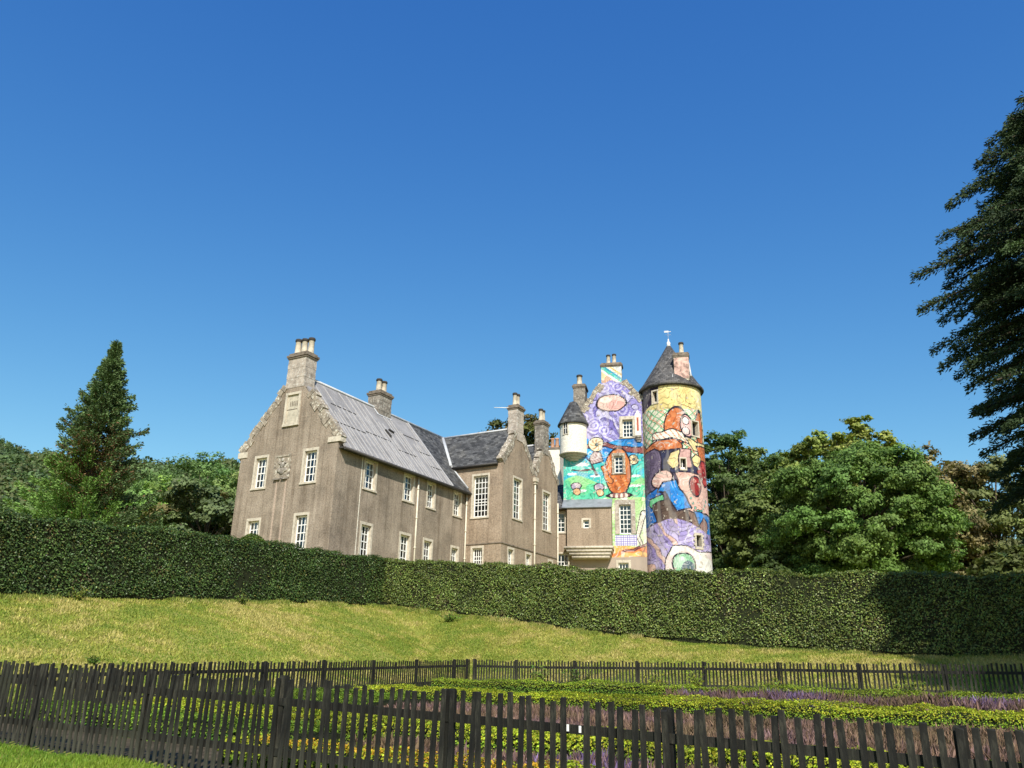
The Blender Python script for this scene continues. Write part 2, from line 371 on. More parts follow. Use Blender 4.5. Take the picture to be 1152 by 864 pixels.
# ---------------------------------------------------------------- windows and walls
def frame_pts(axis, org, nrm):
    """maps (a, d, z): a along the wall, d outward, to local xyz"""
    ax = np.array(axis, float); o = np.array(org, float); n = np.array(nrm, float)
    return lambda a, d, z: (o[0]+ax[0]*a+n[0]*d, o[1]+ax[1]*a+n[1]*d, z)
def fbox(mb, P, a0, a1, d0, d1, z0, z1):
    v = [P(a0,d0,z0),P(a1,d0,z0),P(a1,d1,z0),P(a0,d1,z0),P(a0,d0,z1),P(a1,d0,z1),P(a1,d1,z1),P(a0,d1,z1)]
    b = len(mb.v); mb.v += v
    for q in ((0,3,2,1),(4,5,6,7),(0,1,5,4),(1,2,6,5),(2,3,7,6),(3,0,4,7)): mb.f.append([b+i for i in q])
def wall_holes(mb, P, a0, a1, z0, z1, holes):
    A = sorted({a0, a1, *[h[0] for h in holes], *[h[1] for h in holes]}); Z = sorted({z0, z1, *[h[2] for h in holes], *[h[3] for h in holes]})
    A = [a for a in A if a0 <= a <= a1]; Z = [z for z in Z if z0 <= z <= z1]
    for i in range(len(A)-1):
        for j in range(len(Z)-1):
            ca, cz = (A[i]+A[i+1])/2, (Z[j]+Z[j+1])/2
            if any(h[0] < ca < h[1] and h[2] < cz < h[3] for h in holes): continue
            mb.poly([P(A[i],0,Z[j]),P(A[i+1],0,Z[j]),P(A[i+1],0,Z[j+1]),P(A[i],0,Z[j+1])])
def window(parent, P, a0, a1, z0, z1, zoff, cols=3, rows=4, band=0.14, depth=0.24, stone='dressed', sill=True, blind=0.0, curtain=True, proud=0.022, meet=0.5):
    """a0..z1 is the opening; returns the window part (dressed-stone surround) with its sub-parts"""
    s = MB()
    for q in ((a0-band, a0, z0, z1), (a1, a1+band, z0, z1), (a0-band, a1+band, z1, z1+band*1.15)): fbox(s, P, q[0], q[1], -0.05, proud, q[2], q[3])
    # reveals
    s.poly([P(a0,-0.05,z0),P(a0,-depth,z0),P(a0,-depth,z1),P(a0,-0.05,z1)]); s.poly([P(a1,-0.05,z0),P(a1,-0.05,z1),P(a1,-depth,z1),P(a1,-depth,z0)])
    s.poly([P(a0,-0.05,z1),P(a0,-depth,z1),P(a1,-depth,z1),P(a1,-0.05,z1)]); s.poly([P(a0,-0.05,z0),P(a1,-0.05,z0),P(a1,-depth,z0),P(a0,-depth,z0)])
    w = s.build('window', M[stone], parent, zoff)
    if sill:
        k = MB(); fbox(k, P, a0-band*1.2, a1+band*1.2, -0.06, 0.07, z0-0.11, z0-0.002); k.build('sill', M[stone], w, zoff)
    f = MB(); d = -depth+0.06; t = 0.065
    fbox(f, P, a0+.002, a0+t+.015, d-.06, d, z0+.002, z1-.002); fbox(f, P, a1-t-.015, a1-.002, d-.06, d, z0+.002, z1-.002)
    fbox(f, P, a0+t+.017, a1-t-.017, d-.06, d-.003, z1-t*1.4, z1-.003); fbox(f, P, a0+t+.017, a1-t-.017, d-.06, d-.003, z0+.003, z0+t*1.6)
    zm = z0+(z1-z0)*meet; fbox(f, P, a0+t+.017, a1-t-.017, d-.055, d-.002, zm-.03, zm+.03)
    bw = 0.026
    for c in range(1, cols):
        a = a0+t+(a1-a0-2*t)*c/cols; fbox(f, P, a-bw, a+bw, d-.05, d-.012, z0+t, z1-t)
    for r_ in range(1, rows):
        z = z0+t+(z1-z0-2*t)*r_/rows
        if abs(z-zm) > 0.08: fbox(f, P, a0+t, a1-t, d-.046, d-.016, z-bw, z+bw)
    f.build('sash', M['white'], w, zoff)
    g = MB(); g.poly([P(a0+.01,d-.03,z0+.01),P(a1-.01,d-.03,z0+.01),P(a1-.01,d-.03,z1-.01),P(a0+.01,d-.03,z1-.01)]); g.build('pane', M['glass'], w, zoff)
    if blind:
        b = MB(); fbox(b, P, a0+.03, a1-.03, d-.16, d-.14, z1-(z1-z0)*blind, z1-.02); b.build('blind', M['blind'], w, zoff)
    elif curtain:
        H = z1-z0; W = a1-a0; sw = random.uniform(0.3, 0.52)
        for sgn in (0, 1):
            c = MB()
            e = a0 if sgn == 0 else a1; dirn = 1 if sgn == 0 else -1
            N = 7
            for i in range(N):      # a drape swept back to the side: wide at the top, narrow lower down
                f0, f1 = i/N, (i+1)/N
                za, zb = z1-.03-H*f0, z1-.03-H*f1
                wa = W*sw*(1.15-0.85*math.sin(min(f0*1.25, 1)*1.57)); wb = W*sw*(1.15-0.85*math.sin(min(f1*1.25, 1)*1.57))
                for k in range(4):
                    k0, k1 = k/4, (k+1)/4; da, db = -0.13-0.03*(k % 2), -0.13-0.03*((k+1) % 2)
                    c.poly([P(e+dirn*wa*k0, d+da, za), P(e+dirn*wb*k0, d+da, zb), P(e+dirn*wb*k1, d+db, zb), P(e+dirn*wa*k1, d+db, za)])
            c.build('curtain', M['curtain'], w, zoff)
    return w
def ins(o, m=0.15, top=0.17, bot=0.0): return (o[0]+m, o[1]-m, o[2]+bot, o[3]-top)

def chimney(parent, x0, x1, y0, y1, z0, z1, pots, mat, zoff, potmat='pot', pot_h=0.9, pot_r=0.17, capw=0.10, name='chimney'):
    s = MB(); n = max(2, int((z1-z0)/0.32)); h = (z1-z0)/n
    for k in range(n):
        j = 0.012*(k % 2)
        s.box(x0+j, x1-j, y0+j, y1-j, z0+k*h, z0+(k+1)*h-.003)
    c = s.build(name, M[mat], parent, zoff)
    k = MB(); k.box(x0-capw*.5, x1+capw*.5, y0-capw*.5, y1+capw*.5, z1, z1+.10); k.box(x0-capw, x1+capw, y0-capw, y1+capw, z1+.102, z1+.24); k.box(x0-.0, x1+.0, y0-.0, y1+.0, z1+.242, z1+.38)
    k.build('cap', M['cap'], c, zoff)
    for px, py in pots:
        hh = pot_h*random.uniform(.94, 1.06); zt = z1+.38
        p = MB(); p.lathe(px, py, [(pot_r*1.05, zt), (pot_r*1.15, zt+.06), (pot_r, zt+.12), (pot_r*.9, zt+hh*.8), (pot_r*1.12, zt+hh*.84), (pot_r*1.15, zt+hh*.94), (pot_r*1.0, zt+hh), (pot_r*.75, zt+hh), (pot_r*.75, zt+hh-.25), (0.0, zt+hh-.25)], 14)
        q = p.build('chimney_pot', M[potmat], c, zoff); q.data.materials.append(M['soot'])
        for fi in range(14*3, len(p.f)): q.data.polygons[fi].material_index = 1
    return c
def skews(parent, P, slopes, zoff, thick, rise=0.22, mat='skew'):
    """rough coping stones along gable slopes; slopes = ((a0,z0),(a1,z1)) from eave to apex"""
    for (a0, z0), (a1, z1) in slopes:
        s = MB()
        L = math.hypot(a1-a0, z1-z0); n = int(L/0.36); ux, uz = (a1-a0)/L, (z1-z0)/L
        nx_, nz_ = (-uz, ux) if a1 > a0 else (uz, -ux)
        if nz_ < 0: nx_, nz_ = -nx_, -nz_
        p = 0.0
        while p < L-0.1:
            w = random.uniform(0.26, 0.5); e = min(p+w, L); up = rise*random.uniform(.65, 1.35); dn = random.uniform(0.10, 0.42)
            c = [(a0+ux*p-nx_*dn, z0+uz*p-nz_*dn), (a0+ux*(e-.015)-nx_*dn, z0+uz*(e-.015)-nz_*dn), (a0+ux*(e-.015)+nx_*up, z0+uz*(e-.015)+nz_*up), (a0+ux*p+nx_*up*random.uniform(.7, 1), z0+uz*p+nz_*up)]
            d0, d1 = -thick, 0.04*random.uniform(.5, 1.5)
            v = [P(a, d1, z) for a, z in c]+[P(a, d0, z) for a, z in c]
            v = [tuple(t+random.uniform(-.018, .018) for t in q) for q in v]
            b = len(s.v); s.v += v
            for q in ((0,1,2,3),(7,6,5,4),(0,4,5,1),(1,5,6,2),(2,6,7,3),(3,7,4,0)): s.f.append([b+i for i in q])
            p = e
        s.build('skew', M[mat], parent, zoff)
def pipe(parent, P, a, z0, z1, zoff, d=0.10, r=0.055, hop=False, name='downpipe'):
    t = MB(); t.tube([P(a, d, z0), P(a, d, z1)], r, 8)
    z = z1-0.8
    while z > z0: t.tube([P(a, d, z), P(a, d, z+.09)], r*1.4, 8); z -= 1.9
    o = t.build(name, M['pipe'], parent, zoff)
    if hop:
        h = MB(); fbox(h, P, a-.2, a+.2, 0.01, .30, z1+.12, z1+.42); fbox(h, P, a-.12, a+.12, 0.02, .22, z1-.05, z1+.118); h.build('hopper', M['dressed'], o, zoff)
    return o
def roof_plane(mb, p00, p10, p11, p01, thick=0.1):
    """eave-left, eave-right, ridge-right, ridge-left, with metric uv"""
    a, b, c, d = (np.array(p, float) for p in (p00, p10, p11, p01))
    ex = (b-a)/np.linalg.norm(b-a); n = np.cross(b-a, d-a); n /= np.linalg.norm(n); ey = np.cross(n, ex)
    uv = [(float((p-a)@ex), float((p-a)@ey)) for p in (a, b, c, d)]
    mb.poly([a, b, c, d], uv)
    lo = [p-n*thick for p in (a, b, c, d)]
    mb.poly(lo[::-1]); q = [a, b, c, d]
    for i in range(4): mb.poly([q[i], lo[i], lo[(i+1) % 4], q[(i+1) % 4]])

# ================================================================ gabled house (main block)
Z0 = 6.5
def at_house(name): return empty(name, (CORN[0], CORN[1], Z0), -HA)
house = tag(at_house('gabled_house'), 'brown harled house with a grey sheet roof and a steep stone-edged gable', 'house')
PG = frame_pts((1, 0), (0, 0), (0, -1))            # gable: a = u
PS = frame_pts((0, 1), (0, 0), (1, 0))             # side wall: a = v
EZ, RZ, UM = 14.47, 19.15, -3.89
gw = [ins(q) for q in ((-6.56, -5.36, 12.08, 14.12), (-2.63, -1.39, 12.08, 14.14), (-6.58, -5.38, 8.2, 10.27), (-2.82, -1.63, 8.2, 10.33))]
sw = [ins(q) for q in ((2.45, 3.76, 12.10, 13.97), (6.42, 7.68, 12.14, 13.96), (9.03, 10.12, 12.16, 13.96), (12.25, 13.4, 12.18, 13.96),
                        (2.53, 3.74, 8.05, 10.12), (6.37, 7.64, 8.05, 10.12), (8.92, 10.1, 8.05, 10.12), (12.19, 13.3, 8.05, 10.10))]
w = MB()
wall_holes(w, PG, -7.78, 0, 5.0, EZ, gw)
w.poly([PG(-7.78, 0, EZ), PG(0, 0, EZ), PG(UM, 0, RZ)])
wall_holes(w, PS, 0, 15.6, 5.0, EZ, sw)
w.poly([(-7.78, 0, 5), (-7.78, 20, 5), (-7.78, 20, EZ), (-7.78, 0, EZ)])
w.build('wall', M['harl'], house, Z0)
for i, q in enumerate(gw): window(house, PG, *q, Z0, cols=3, rows=4, curtain=(i != 1 or True))
for q in sw: window(house, PS, *q, Z0, cols=3, rows=4)
# blind panel high in the gable, carved panel between the windows
p = MB(); fbox(p, PG, -4.48, -4.33, -.03, .10, 15.86, 17.7); fbox(p, PG, -3.40, -3.26, -.03, .10, 15.86, 17.7); fbox(p, PG, -4.48, -3.26, -.03, .102, 17.702, 17.86); fbox(p, PG, -4.52, -3.22, -.03, .11, 15.70, 15.858)
bw_ = p.build('blind_window', M['dressed'], house, Z0)
k = MB(); fbox(k, PG, -4.329, -3.401, -.03, .004, 15.86, 16.74); fbox(k, PG, -4.329, -3.401, -.03, .004, 16.80, 17.7); k.build('infill', simple('greyed blind panel', (0.47, 0.42, 0.33), .9, .2, .25, 3), bw_, Z0)
k = MB(); fbox(k, PG, -4.329, -3.401, -.03, .012, 16.742, 16.798)
for aa in (-4.12, -3.98, -3.84, -3.70, -3.56): fbox(k, PG, aa, aa+.06, 0, .010, 16.98, 17.3)
k.build('lintel', M['cap'], bw_, Z0)
p = MB(); fbox(p, PG, -4.83, -3.5, -.02, .05, 12.5, 12.66); fbox(p, PG, -4.83, -4.72, -.02, .05, 12.662, 13.82); fbox(p, PG, -3.61, -3.5, -.02, .05, 12.662, 13.82); fbox(p, PG, -4.83, -3.5, -.02, .052, 13.822, 13.94); fbox(p, PG, -4.718, -3.612, -.02, .015, 12.663, 13.82)
cp_ = p.build('carved_panel', M['skew'], house, Z0)
k = MB()
for a, z, r_ in ((-4.17, 13.3, .22), (-4.17, 12.95, .26), (-4.42, 13.0, .16), (-3.9, 13.0, .16), (-4.17, 13.62, .12), (-4.4, 13.45, .1), (-3.92, 13.45, .1)):
    k.tube([PG(a, 0, z), PG(a, .045, z), PG(a, .07, z)], [r_, r_*.9, r_*.4], 8)
for a in (-4.7, -4.1): fbox(k, PG, a, a+.45, .0, .13, 12.42, 12.497)
k.build('carving', M['chimdark'], cp_, Z0)
k = MB()    # pale lime runs below the carved panel are raised repair strips of mortar
for a in (-4.55, -3.82): fbox(k, PG, a, a+.13, -.01, .006, 7.0, 12.40)
k.build_each('render_repair', M['harlpink'], house, Z0)
# corner downpipe scar on the side wall
k = MB(); fbox(k, PS, 2.27, 2.33, -.01, .005, 7.0, 13.9); k.build('render_repair', M['cream'], house, Z0)
# roof
r_ = MB(); sl = (RZ-EZ)/(-UM)
def mr(u, v, dz=0.0): return (u, v, EZ+sl*(-u)+dz)
roof_plane(r_, mr(.42, .3), mr(.42, 11.6), mr(UM, 11.6), mr(UM, .3), .12)
rf = r_.build('roof', M['sheet'], house, Z0)
k = MB()
def rbat(u0, v0, u1, v1, wd=.035, ht=.05):
    c0 = np.array(mr(u0, v0, .03)); c1 = np.array(mr(u1, v1, .03)); d = c1-c0; L = np.linalg.norm(d); d /= L
    nrm = np.array([sl, 0, 1]); nrm /= np.linalg.norm(nrm); s_ = np.cross(d, nrm)
    k.obox((c0+c1)/2, d*L/2, s_*wd, nrm*ht/2)
v = .75
while v < 11.4:
    a = random.uniform(-.06, .06)
    rbat(.40, v+a, UM*random.choice((1, 1, 1, .72, .55))+.15, v+a+random.uniform(-.12, .12), random.choice((.012, .016, .022, .03))); v += random.uniform(.28, .62)
rbat(.40, 11.62, UM+.05, 11.62, .07)
k.build_each('batten', M['seam'], rf, Z0)
k = MB()
for (uu_, v0, v1) in ((-1.2, .9, 3.9), (-1.35, 4.0, 6.6), (-2.5, 1.8, 4.2), (-2.45, 9.3, 11.2), (-1.45, 9.9, 11.4), (-.55, 10.2, 11.5), (-.9, 6.8, 9.0)):
    rbat(uu_, v0, uu_+random.uniform(-.04, .04), v1, .02, .035)
k.build_each('lap_joint', M['gutter'], rf, Z0)
k = MB(); rbat(-2.15, 6.9, -1.75, 7.05, .06, .2); rbat(-2.3, 7.45, -2.2, 7.9, .06, .2); k.build_each('roof_hook', M['gutter'], rf, Z0)
r_ = MB(); roof_plane(r_, mr(.42, 11.62, -.01), mr(.42, 13.93, -.01), mr(UM, 13.93, -.01), mr(UM, 11.62, -.01), .12)
r_.poly([mr(-1.3, 13.93), mr(UM, 16.4), mr(UM, 13.93)], [(0, 0), (3.9, 3.9), (0, 3.9)])
roof_plane(r_, (2*UM-.22, 20, EZ-.26), (2*UM-.22, .3, EZ-.26), (UM-.002, .3, RZ), (UM-.002, 20, RZ), .1)
r_.build('slate_roof', M['slate'], house, Z0)
k = MB(); k.tube([(UM, .4, RZ+.03), (UM, 16.3, RZ+.03)], .09, 8); k.build('ridge', M['lead'], house, Z0)
k = MB(); k.tube([(.42, .15, 13.90), (.42, 13.92, 13.90)], .085, 8); k.box(.0, .34, .1, 13.9, 13.90, 13.99); k.build('gutter', M['gutter'], house, Z0)
skews(house, PG, [((-7.85, EZ-.05), (UM-.68, RZ-.75)), ((.10, EZ+.0), (UM+1.25, RZ-1.42))], Z0, .42, .26)
k = MB(); k.box(-8.0, -7.2, -.05, .42, 14.1, 14.45, .01); k.box(-.75, .2, -.06, .42, 14.30, 14.62, .01); k.build_each('skew_putt', M['dressed'], house, Z0)
chimney(house, -4.68, -3.2, -.02, .95, 18.2, 20.15, [(-4.32, .32), (-3.88, .42), (-3.45, .55)], 'chim', Z0, pot_h=1.05, pot_r=.20)
chimney(house, -4.45, -3.4, 7.65, 9.0, 18.2, 20.05, [(-3.9, 8.05), (-3.9, 8.62)], 'chimdark', Z0, pot_h=1.0, pot_r=.2)
k = MB()
k.poly([mr(UM+.55, 7.45, .05), mr(UM+.55, 9.1, .05), mr(UM+.1, 9.1, .05), mr(UM+.1, 7.45, .05)]); k.build('flashing', M['lead'], house, Z0)
pipe(house, PS, 7.95, 6.0, 13.85, Z0)

# ================================================================ twin-gabled wing
wing = tag(at_house('gabled_wing'), 'brown slate-roofed wing with twin pointed gables between the sheet-roofed house and painted keep', 'house')
UW, V0, V1, V2, WE = 2.98, 13.95, 18.62, 22.65, 16.03
PF = frame_pts((1, 0), (0, V0), (0, -1)); PW = frame_pts((0, 1), (UW, 0), (1, 0))
fw_ = [ins((.44, 1.92, 12.2, 15.34), .13), ins((.54, 1.6, 8.4, 10.22), .13)]
ww = [ins(q, .14) for q in ((15.38, 16.86, 12.30, 15.37), (20.03, 21.5, 12.22, 15.27), (14.8, 15.8, 8.4, 10.2), (17.42, 18.4, 8.4, 10.2), (21.0, 21.9, 8.4, 10.15))]
A1, A2 = (16.28, 19.1), (20.62, 18.95)
w = MB(); wall_holes(w, PF, -.01, UW, 5.0, WE, fw_); w.poly([PF(-1.32, 0, WE), PF(-.01, 0, WE), PF(-.01, 0, 14.4)])
wall_holes(w, PW, V0, V2, 5.0, WE, ww)
w.poly([PW(V0, 0, WE), PW(V1, 0, WE), PW(*[A1[0], 0, A1[1]])]); w.poly([PW(V1, 0, WE), PW(V2, 0, WE), PW(A2[0], 0, A2[1])])
w.poly([(UW, V2, 5), (-9, V2, 5), (-9, V2, WE), (UW, V2, WE)]); w.poly([(-9, 20, 5), (-9, V2, 5), (-9, V2, WE), (-9, 20, WE)])
w.build('wall', M['harl2'], wing, Z0)
window(wing, PF, *fw_[0], Z0, cols=4, rows=7, band=.13, blind=.42, meet=.36)
window(wing, PF, *fw_[1], Z0, cols=4, rows=3, band=.13, curtain=False)
for i, q in enumerate(ww[:2]): window(wing, PW, *q, Z0, cols=3, rows=6, band=.13, curtain=True, meet=.36)
for i, q in enumerate(ww[2:]): window(wing, PW, *q, Z0, cols=3, rows=3, band=.13, curtain=True)
k = MB(); fbox(k, PF, -.0, UW+.05, 0.0, .05, 10.29, 10.36); fbox(k, PW, V0, V2, 0.0, .05, 10.291, 10.359); k.build('string_course', M['cap'], wing, Z0)
r_ = MB()
roof_plane(r_, (-3.89, V0-.18, WE-.1), (UW-.4, V0-.18, WE-.1), (UW-.4, A1[0], A1[1]), (-3.89, A1[0], A1[1]), .1)
roof_plane(r_, (UW-.4, V1, WE+.02), (-9, V1, WE+.02), (-9, A1[0]+.01, A1[1]), (UW-.4, A1[0]+.01, A1[1]), .1)
roof_plane(r_, (-9, V1, WE+.02), (UW-.4, V1, WE+.02), (UW-.4, A2[0], A2[1]), (-9, A2[0], A2[1]), .1)
roof_plane(r_, (UW-.4, V2+.1, WE), (-9, V2+.1, WE), (-9, A2[0]+.01, A2[1]), (UW-.4, A2[0]+.01, A2[1]), .1)
r_.build('roof', M['slate'], wing, Z0)
k = MB(); k.tube([(-3.7, A1[0], A1[1]+.04), (UW-.5, A1[0], A1[1]+.04)], .08, 8); k.tube([(-8, A2[0], A2[1]+.04), (UW-.5, A2[0], A2[1]+.04)], .08, 8); k.build_each('ridge', M['lead'], wing, Z0)
k = MB(); k.tube([(-1.33, V0-.17, WE+.0), (-3.86, A1[0]-.02, A1[1]+.03)], .14, 6); k.tube([(-1.36, V0-.10, WE+.06), (.2, V0-.10, 14.30)], .07, 6); k.build_each('valley_flashing', M['lead'], wing, Z0)
k = MB(); k.tube([(-1.2, V0-.22, WE-.14), (UW-.35, V0-.22, WE-.14)], .085, 8); k.box(-1.25, UW-.4, V0-.15, V0+.0, WE-.26, WE-.12); k.build('gutter', M['gutter'], wing, Z0)
skews(wing, PW, [((V0-.1, WE+.05), (A1[0]-.45, A1[1]-.45)), ((V1-.02, WE+.1), (A1[0]+.5, A1[1]-.5)), ((V1+.02, WE+.1), (A2[0]-.5, A2[1]-.6)), ((V2+.08, WE+.05), (A2[0]+.45, A2[1]-.5))], Z0, .42, .24)
chimney(wing, 2.2, 3.02, 15.86, 16.82, 18.1, 20.5, [(2.6, 16.15), (2.6, 16.58)], 'chim', Z0, pot_h=1.0, pot_r=.17)
chimney(wing, 2.25, 3.02, 20.06, 21.0, 18.1, 20.45, [(2.63, 20.35), (2.63, 20.74)], 'chimdark', Z0, pot_h=1.0, pot_r=.17)
k = MB(); k.tube([(2.3, 15.7, 20.62), (1.3, 15.3, 20.66)], .025, 6); k.build('aerial', M['white'], wing, Z0)
pipe(wing, PF, .12, 6.0, 13.9, Z0); pipe(wing, PW, V1+.05, 6.0, 15.4, Z0, hop=True, r=.065); pipe(wing, PW, V2-.12, 6.0, 14.6, Z0, r=.06)

# ================================================================ link between the wing and the keep
def at_keep(name, z=Z0): return empty(name, (KF[0], KF[1], z), -HB)
link = tag(at_keep('link_block'), 'narrow slate-roofed link squeezed between the twin-gabled wing and the painted keep', 'building')
PL = frame_pts((1, 0), (0, -.35), (0, -1))
lw_ = [(-.52, .16, 12.7, 14.3), (-.5, .42, 9.2, 11.0)]
w = MB(); wall_holes(w, PL, -2.6, .52, 5.0, 14.7, lw_); w.poly([(.52, -.35, 5), (.52, 3, 5), (.52, 3, 14.7), (.52, -.35, 14.7)]); w.build('wall', M['harl2'], link, Z0)
window(link, PL, *lw_[0], Z0, cols=2, rows=4, band=.1, curtain=False); window(link, PL, *lw_[1], Z0, cols=3, rows=3, band=.1, curtain=False)
r_ = MB(); roof_plane(r_, (-2.6, -.6, 14.6), (.5, -.6, 14.6), (.0, 3.2, 17.4), (-2.6, 3.2, 17.4), .1); r_.build('roof', M['slate'], link, Z0)
k = MB(); k.tube([(-2.5, -.64, 14.55), (.55, -.64, 14.55)], .08, 8); k.build('gutter', M['gutter'], link, Z0)

stack = tag(at_keep('chimney_block'), 'tall plain cream harled stack with two terracotta pots behind the second gable of the wing', 'chimney')
k = MB(); k.box(-2.66, -1.6, 8, 12, 5, 21.9); k.build('wall', M['cream'], stack, Z0)
k = MB(); k.box(-2.72, -1.54, 7.94, 12.05, 21.902, 22.08); k.build('cap', M['cap'], stack, Z0)
for a in (-2.36, -1.92):
    k = MB(); k.lathe(a, 8.4, [(.19, 22.08), (.2, 22.2), (.16, 22.9), (.2, 22.95), (.2, 23.05), (.13, 23.05), (.13, 22.8), (0, 22.8)], 12); k.build('chimney_pot', M['potred'], stack, Z0)

# ================================================================ painted surfaces: abstract pattern made by formula
def sd_poly(X, Y, poly):
    poly = np.asarray(poly, float); d = np.full(X.shape, 1e9); inside = np.zeros(X.shape, bool); n = len(poly)
    for i in range(n):
        ax, ay = poly[i]; bx, by = poly[(i+1) % n]
        ex, ey = bx-ax, by-ay; t = np.clip(((X-ax)*ex+(Y-ay)*ey)/(ex*ex+ey*ey+1e-9), 0, 1)
        d = np.minimum(d, np.hypot(X-ax-t*ex, Y-ay-t*ey))
        c = ((ay > Y) != (by > Y)) & (X < (bx-ax)*(Y-ay)/(by-ay+1e-12)+ax); inside ^= c
    return np.where(inside, -d, d)
def sd_ell(X, Y, cx, cy, rx, ry, rot=0.0):
    c, s = math.cos(rot), math.sin(rot); x = (X-cx)*c+(Y-cy)*s; y = -(X-cx)*s+(Y-cy)*c
    return (np.sqrt((x/rx)**2+(y/ry)**2)-1)*min(rx, ry)
def sd_line(X, Y, pts, r0, r1=None):
    d = np.full(X.shape, 1e9); r1 = r0 if r1 is None else r1; n = len(pts)-1
    for i in range(n):
        ax, ay = pts[i]; bx, by = pts[i+1]; ex, ey = bx-ax, by-ay
        t = np.clip(((X-ax)*ex+(Y-ay)*ey)/(ex*ex+ey*ey+1e-9), 0, 1)
        d = np.minimum(d, np.hypot(X-ax-t*ex, Y-ay-t*ey)-(r0+(r1-r0)*(i+t)/n))
    return d
def vn(X, Y, s, seed=0):
    """smooth value noise"""
    g = np.random.default_rng(seed).random((64, 64)); x = X*s+17.3; y = Y*s+9.1
    i = np.floor(x).astype(int); j = np.floor(y).astype(int); fx = x-i; fy = y-j; fx = fx*fx*(3-2*fx); fy = fy*fy*(3-2*fy)
    a = g[i % 64, j % 64]; b = g[(i+1) % 64, j % 64]; c = g[i % 64, (j+1) % 64]; d = g[(i+1) % 64, (j+1) % 64]
    return (a*(1-fx)+b*fx)*(1-fy)+(c*(1-fx)+d*fx)*fy
INK = (40, 32, 48)
class Paint:
    def __init__(s, X, Y): s.X, s.Y = X, Y; s.c = np.zeros(X.shape+(3,)); s.wx = X+.12*(vn(X, Y, 1.7, 3)-.5); s.wy = Y+.12*(vn(X, Y, 1.7, 4)-.5)
    def fill(s, mask, rgb): s.c[mask] = lin(rgb)
    def shape(s, d, rgb, ink=0.045, rgb2=None, stripe=None):
        m = d < 0; s.c[m] = lin(rgb)
        if rgb2 is not None:
            t = stripe if stripe is not None else vn(s.X, s.Y, 2.3, 11) > .55
            s.c[m & t] = lin(rgb2)
        if ink: s.c[np.abs(d) < ink*1.25] = lin(INK)
    def waves(s, mask, cols, ang, freq, warp, seed, ink=0.05):
        c, sn = math.cos(ang), math.sin(ang); t = (s.X*c+s.Y*sn)*freq+warp*(vn(s.X, s.Y, .7, seed)+.5*vn(s.X, s.Y, 1.6, seed+1)); n = len(cols)
        k = np.floor(t).astype(int) % n; f = t-np.floor(t)
        for i in range(n): s.c[mask & (k == i)] = lin(cols[i])
        s.c[mask & (f < ink*freq)] = lin(tuple(x*.62 for x in cols[0]))

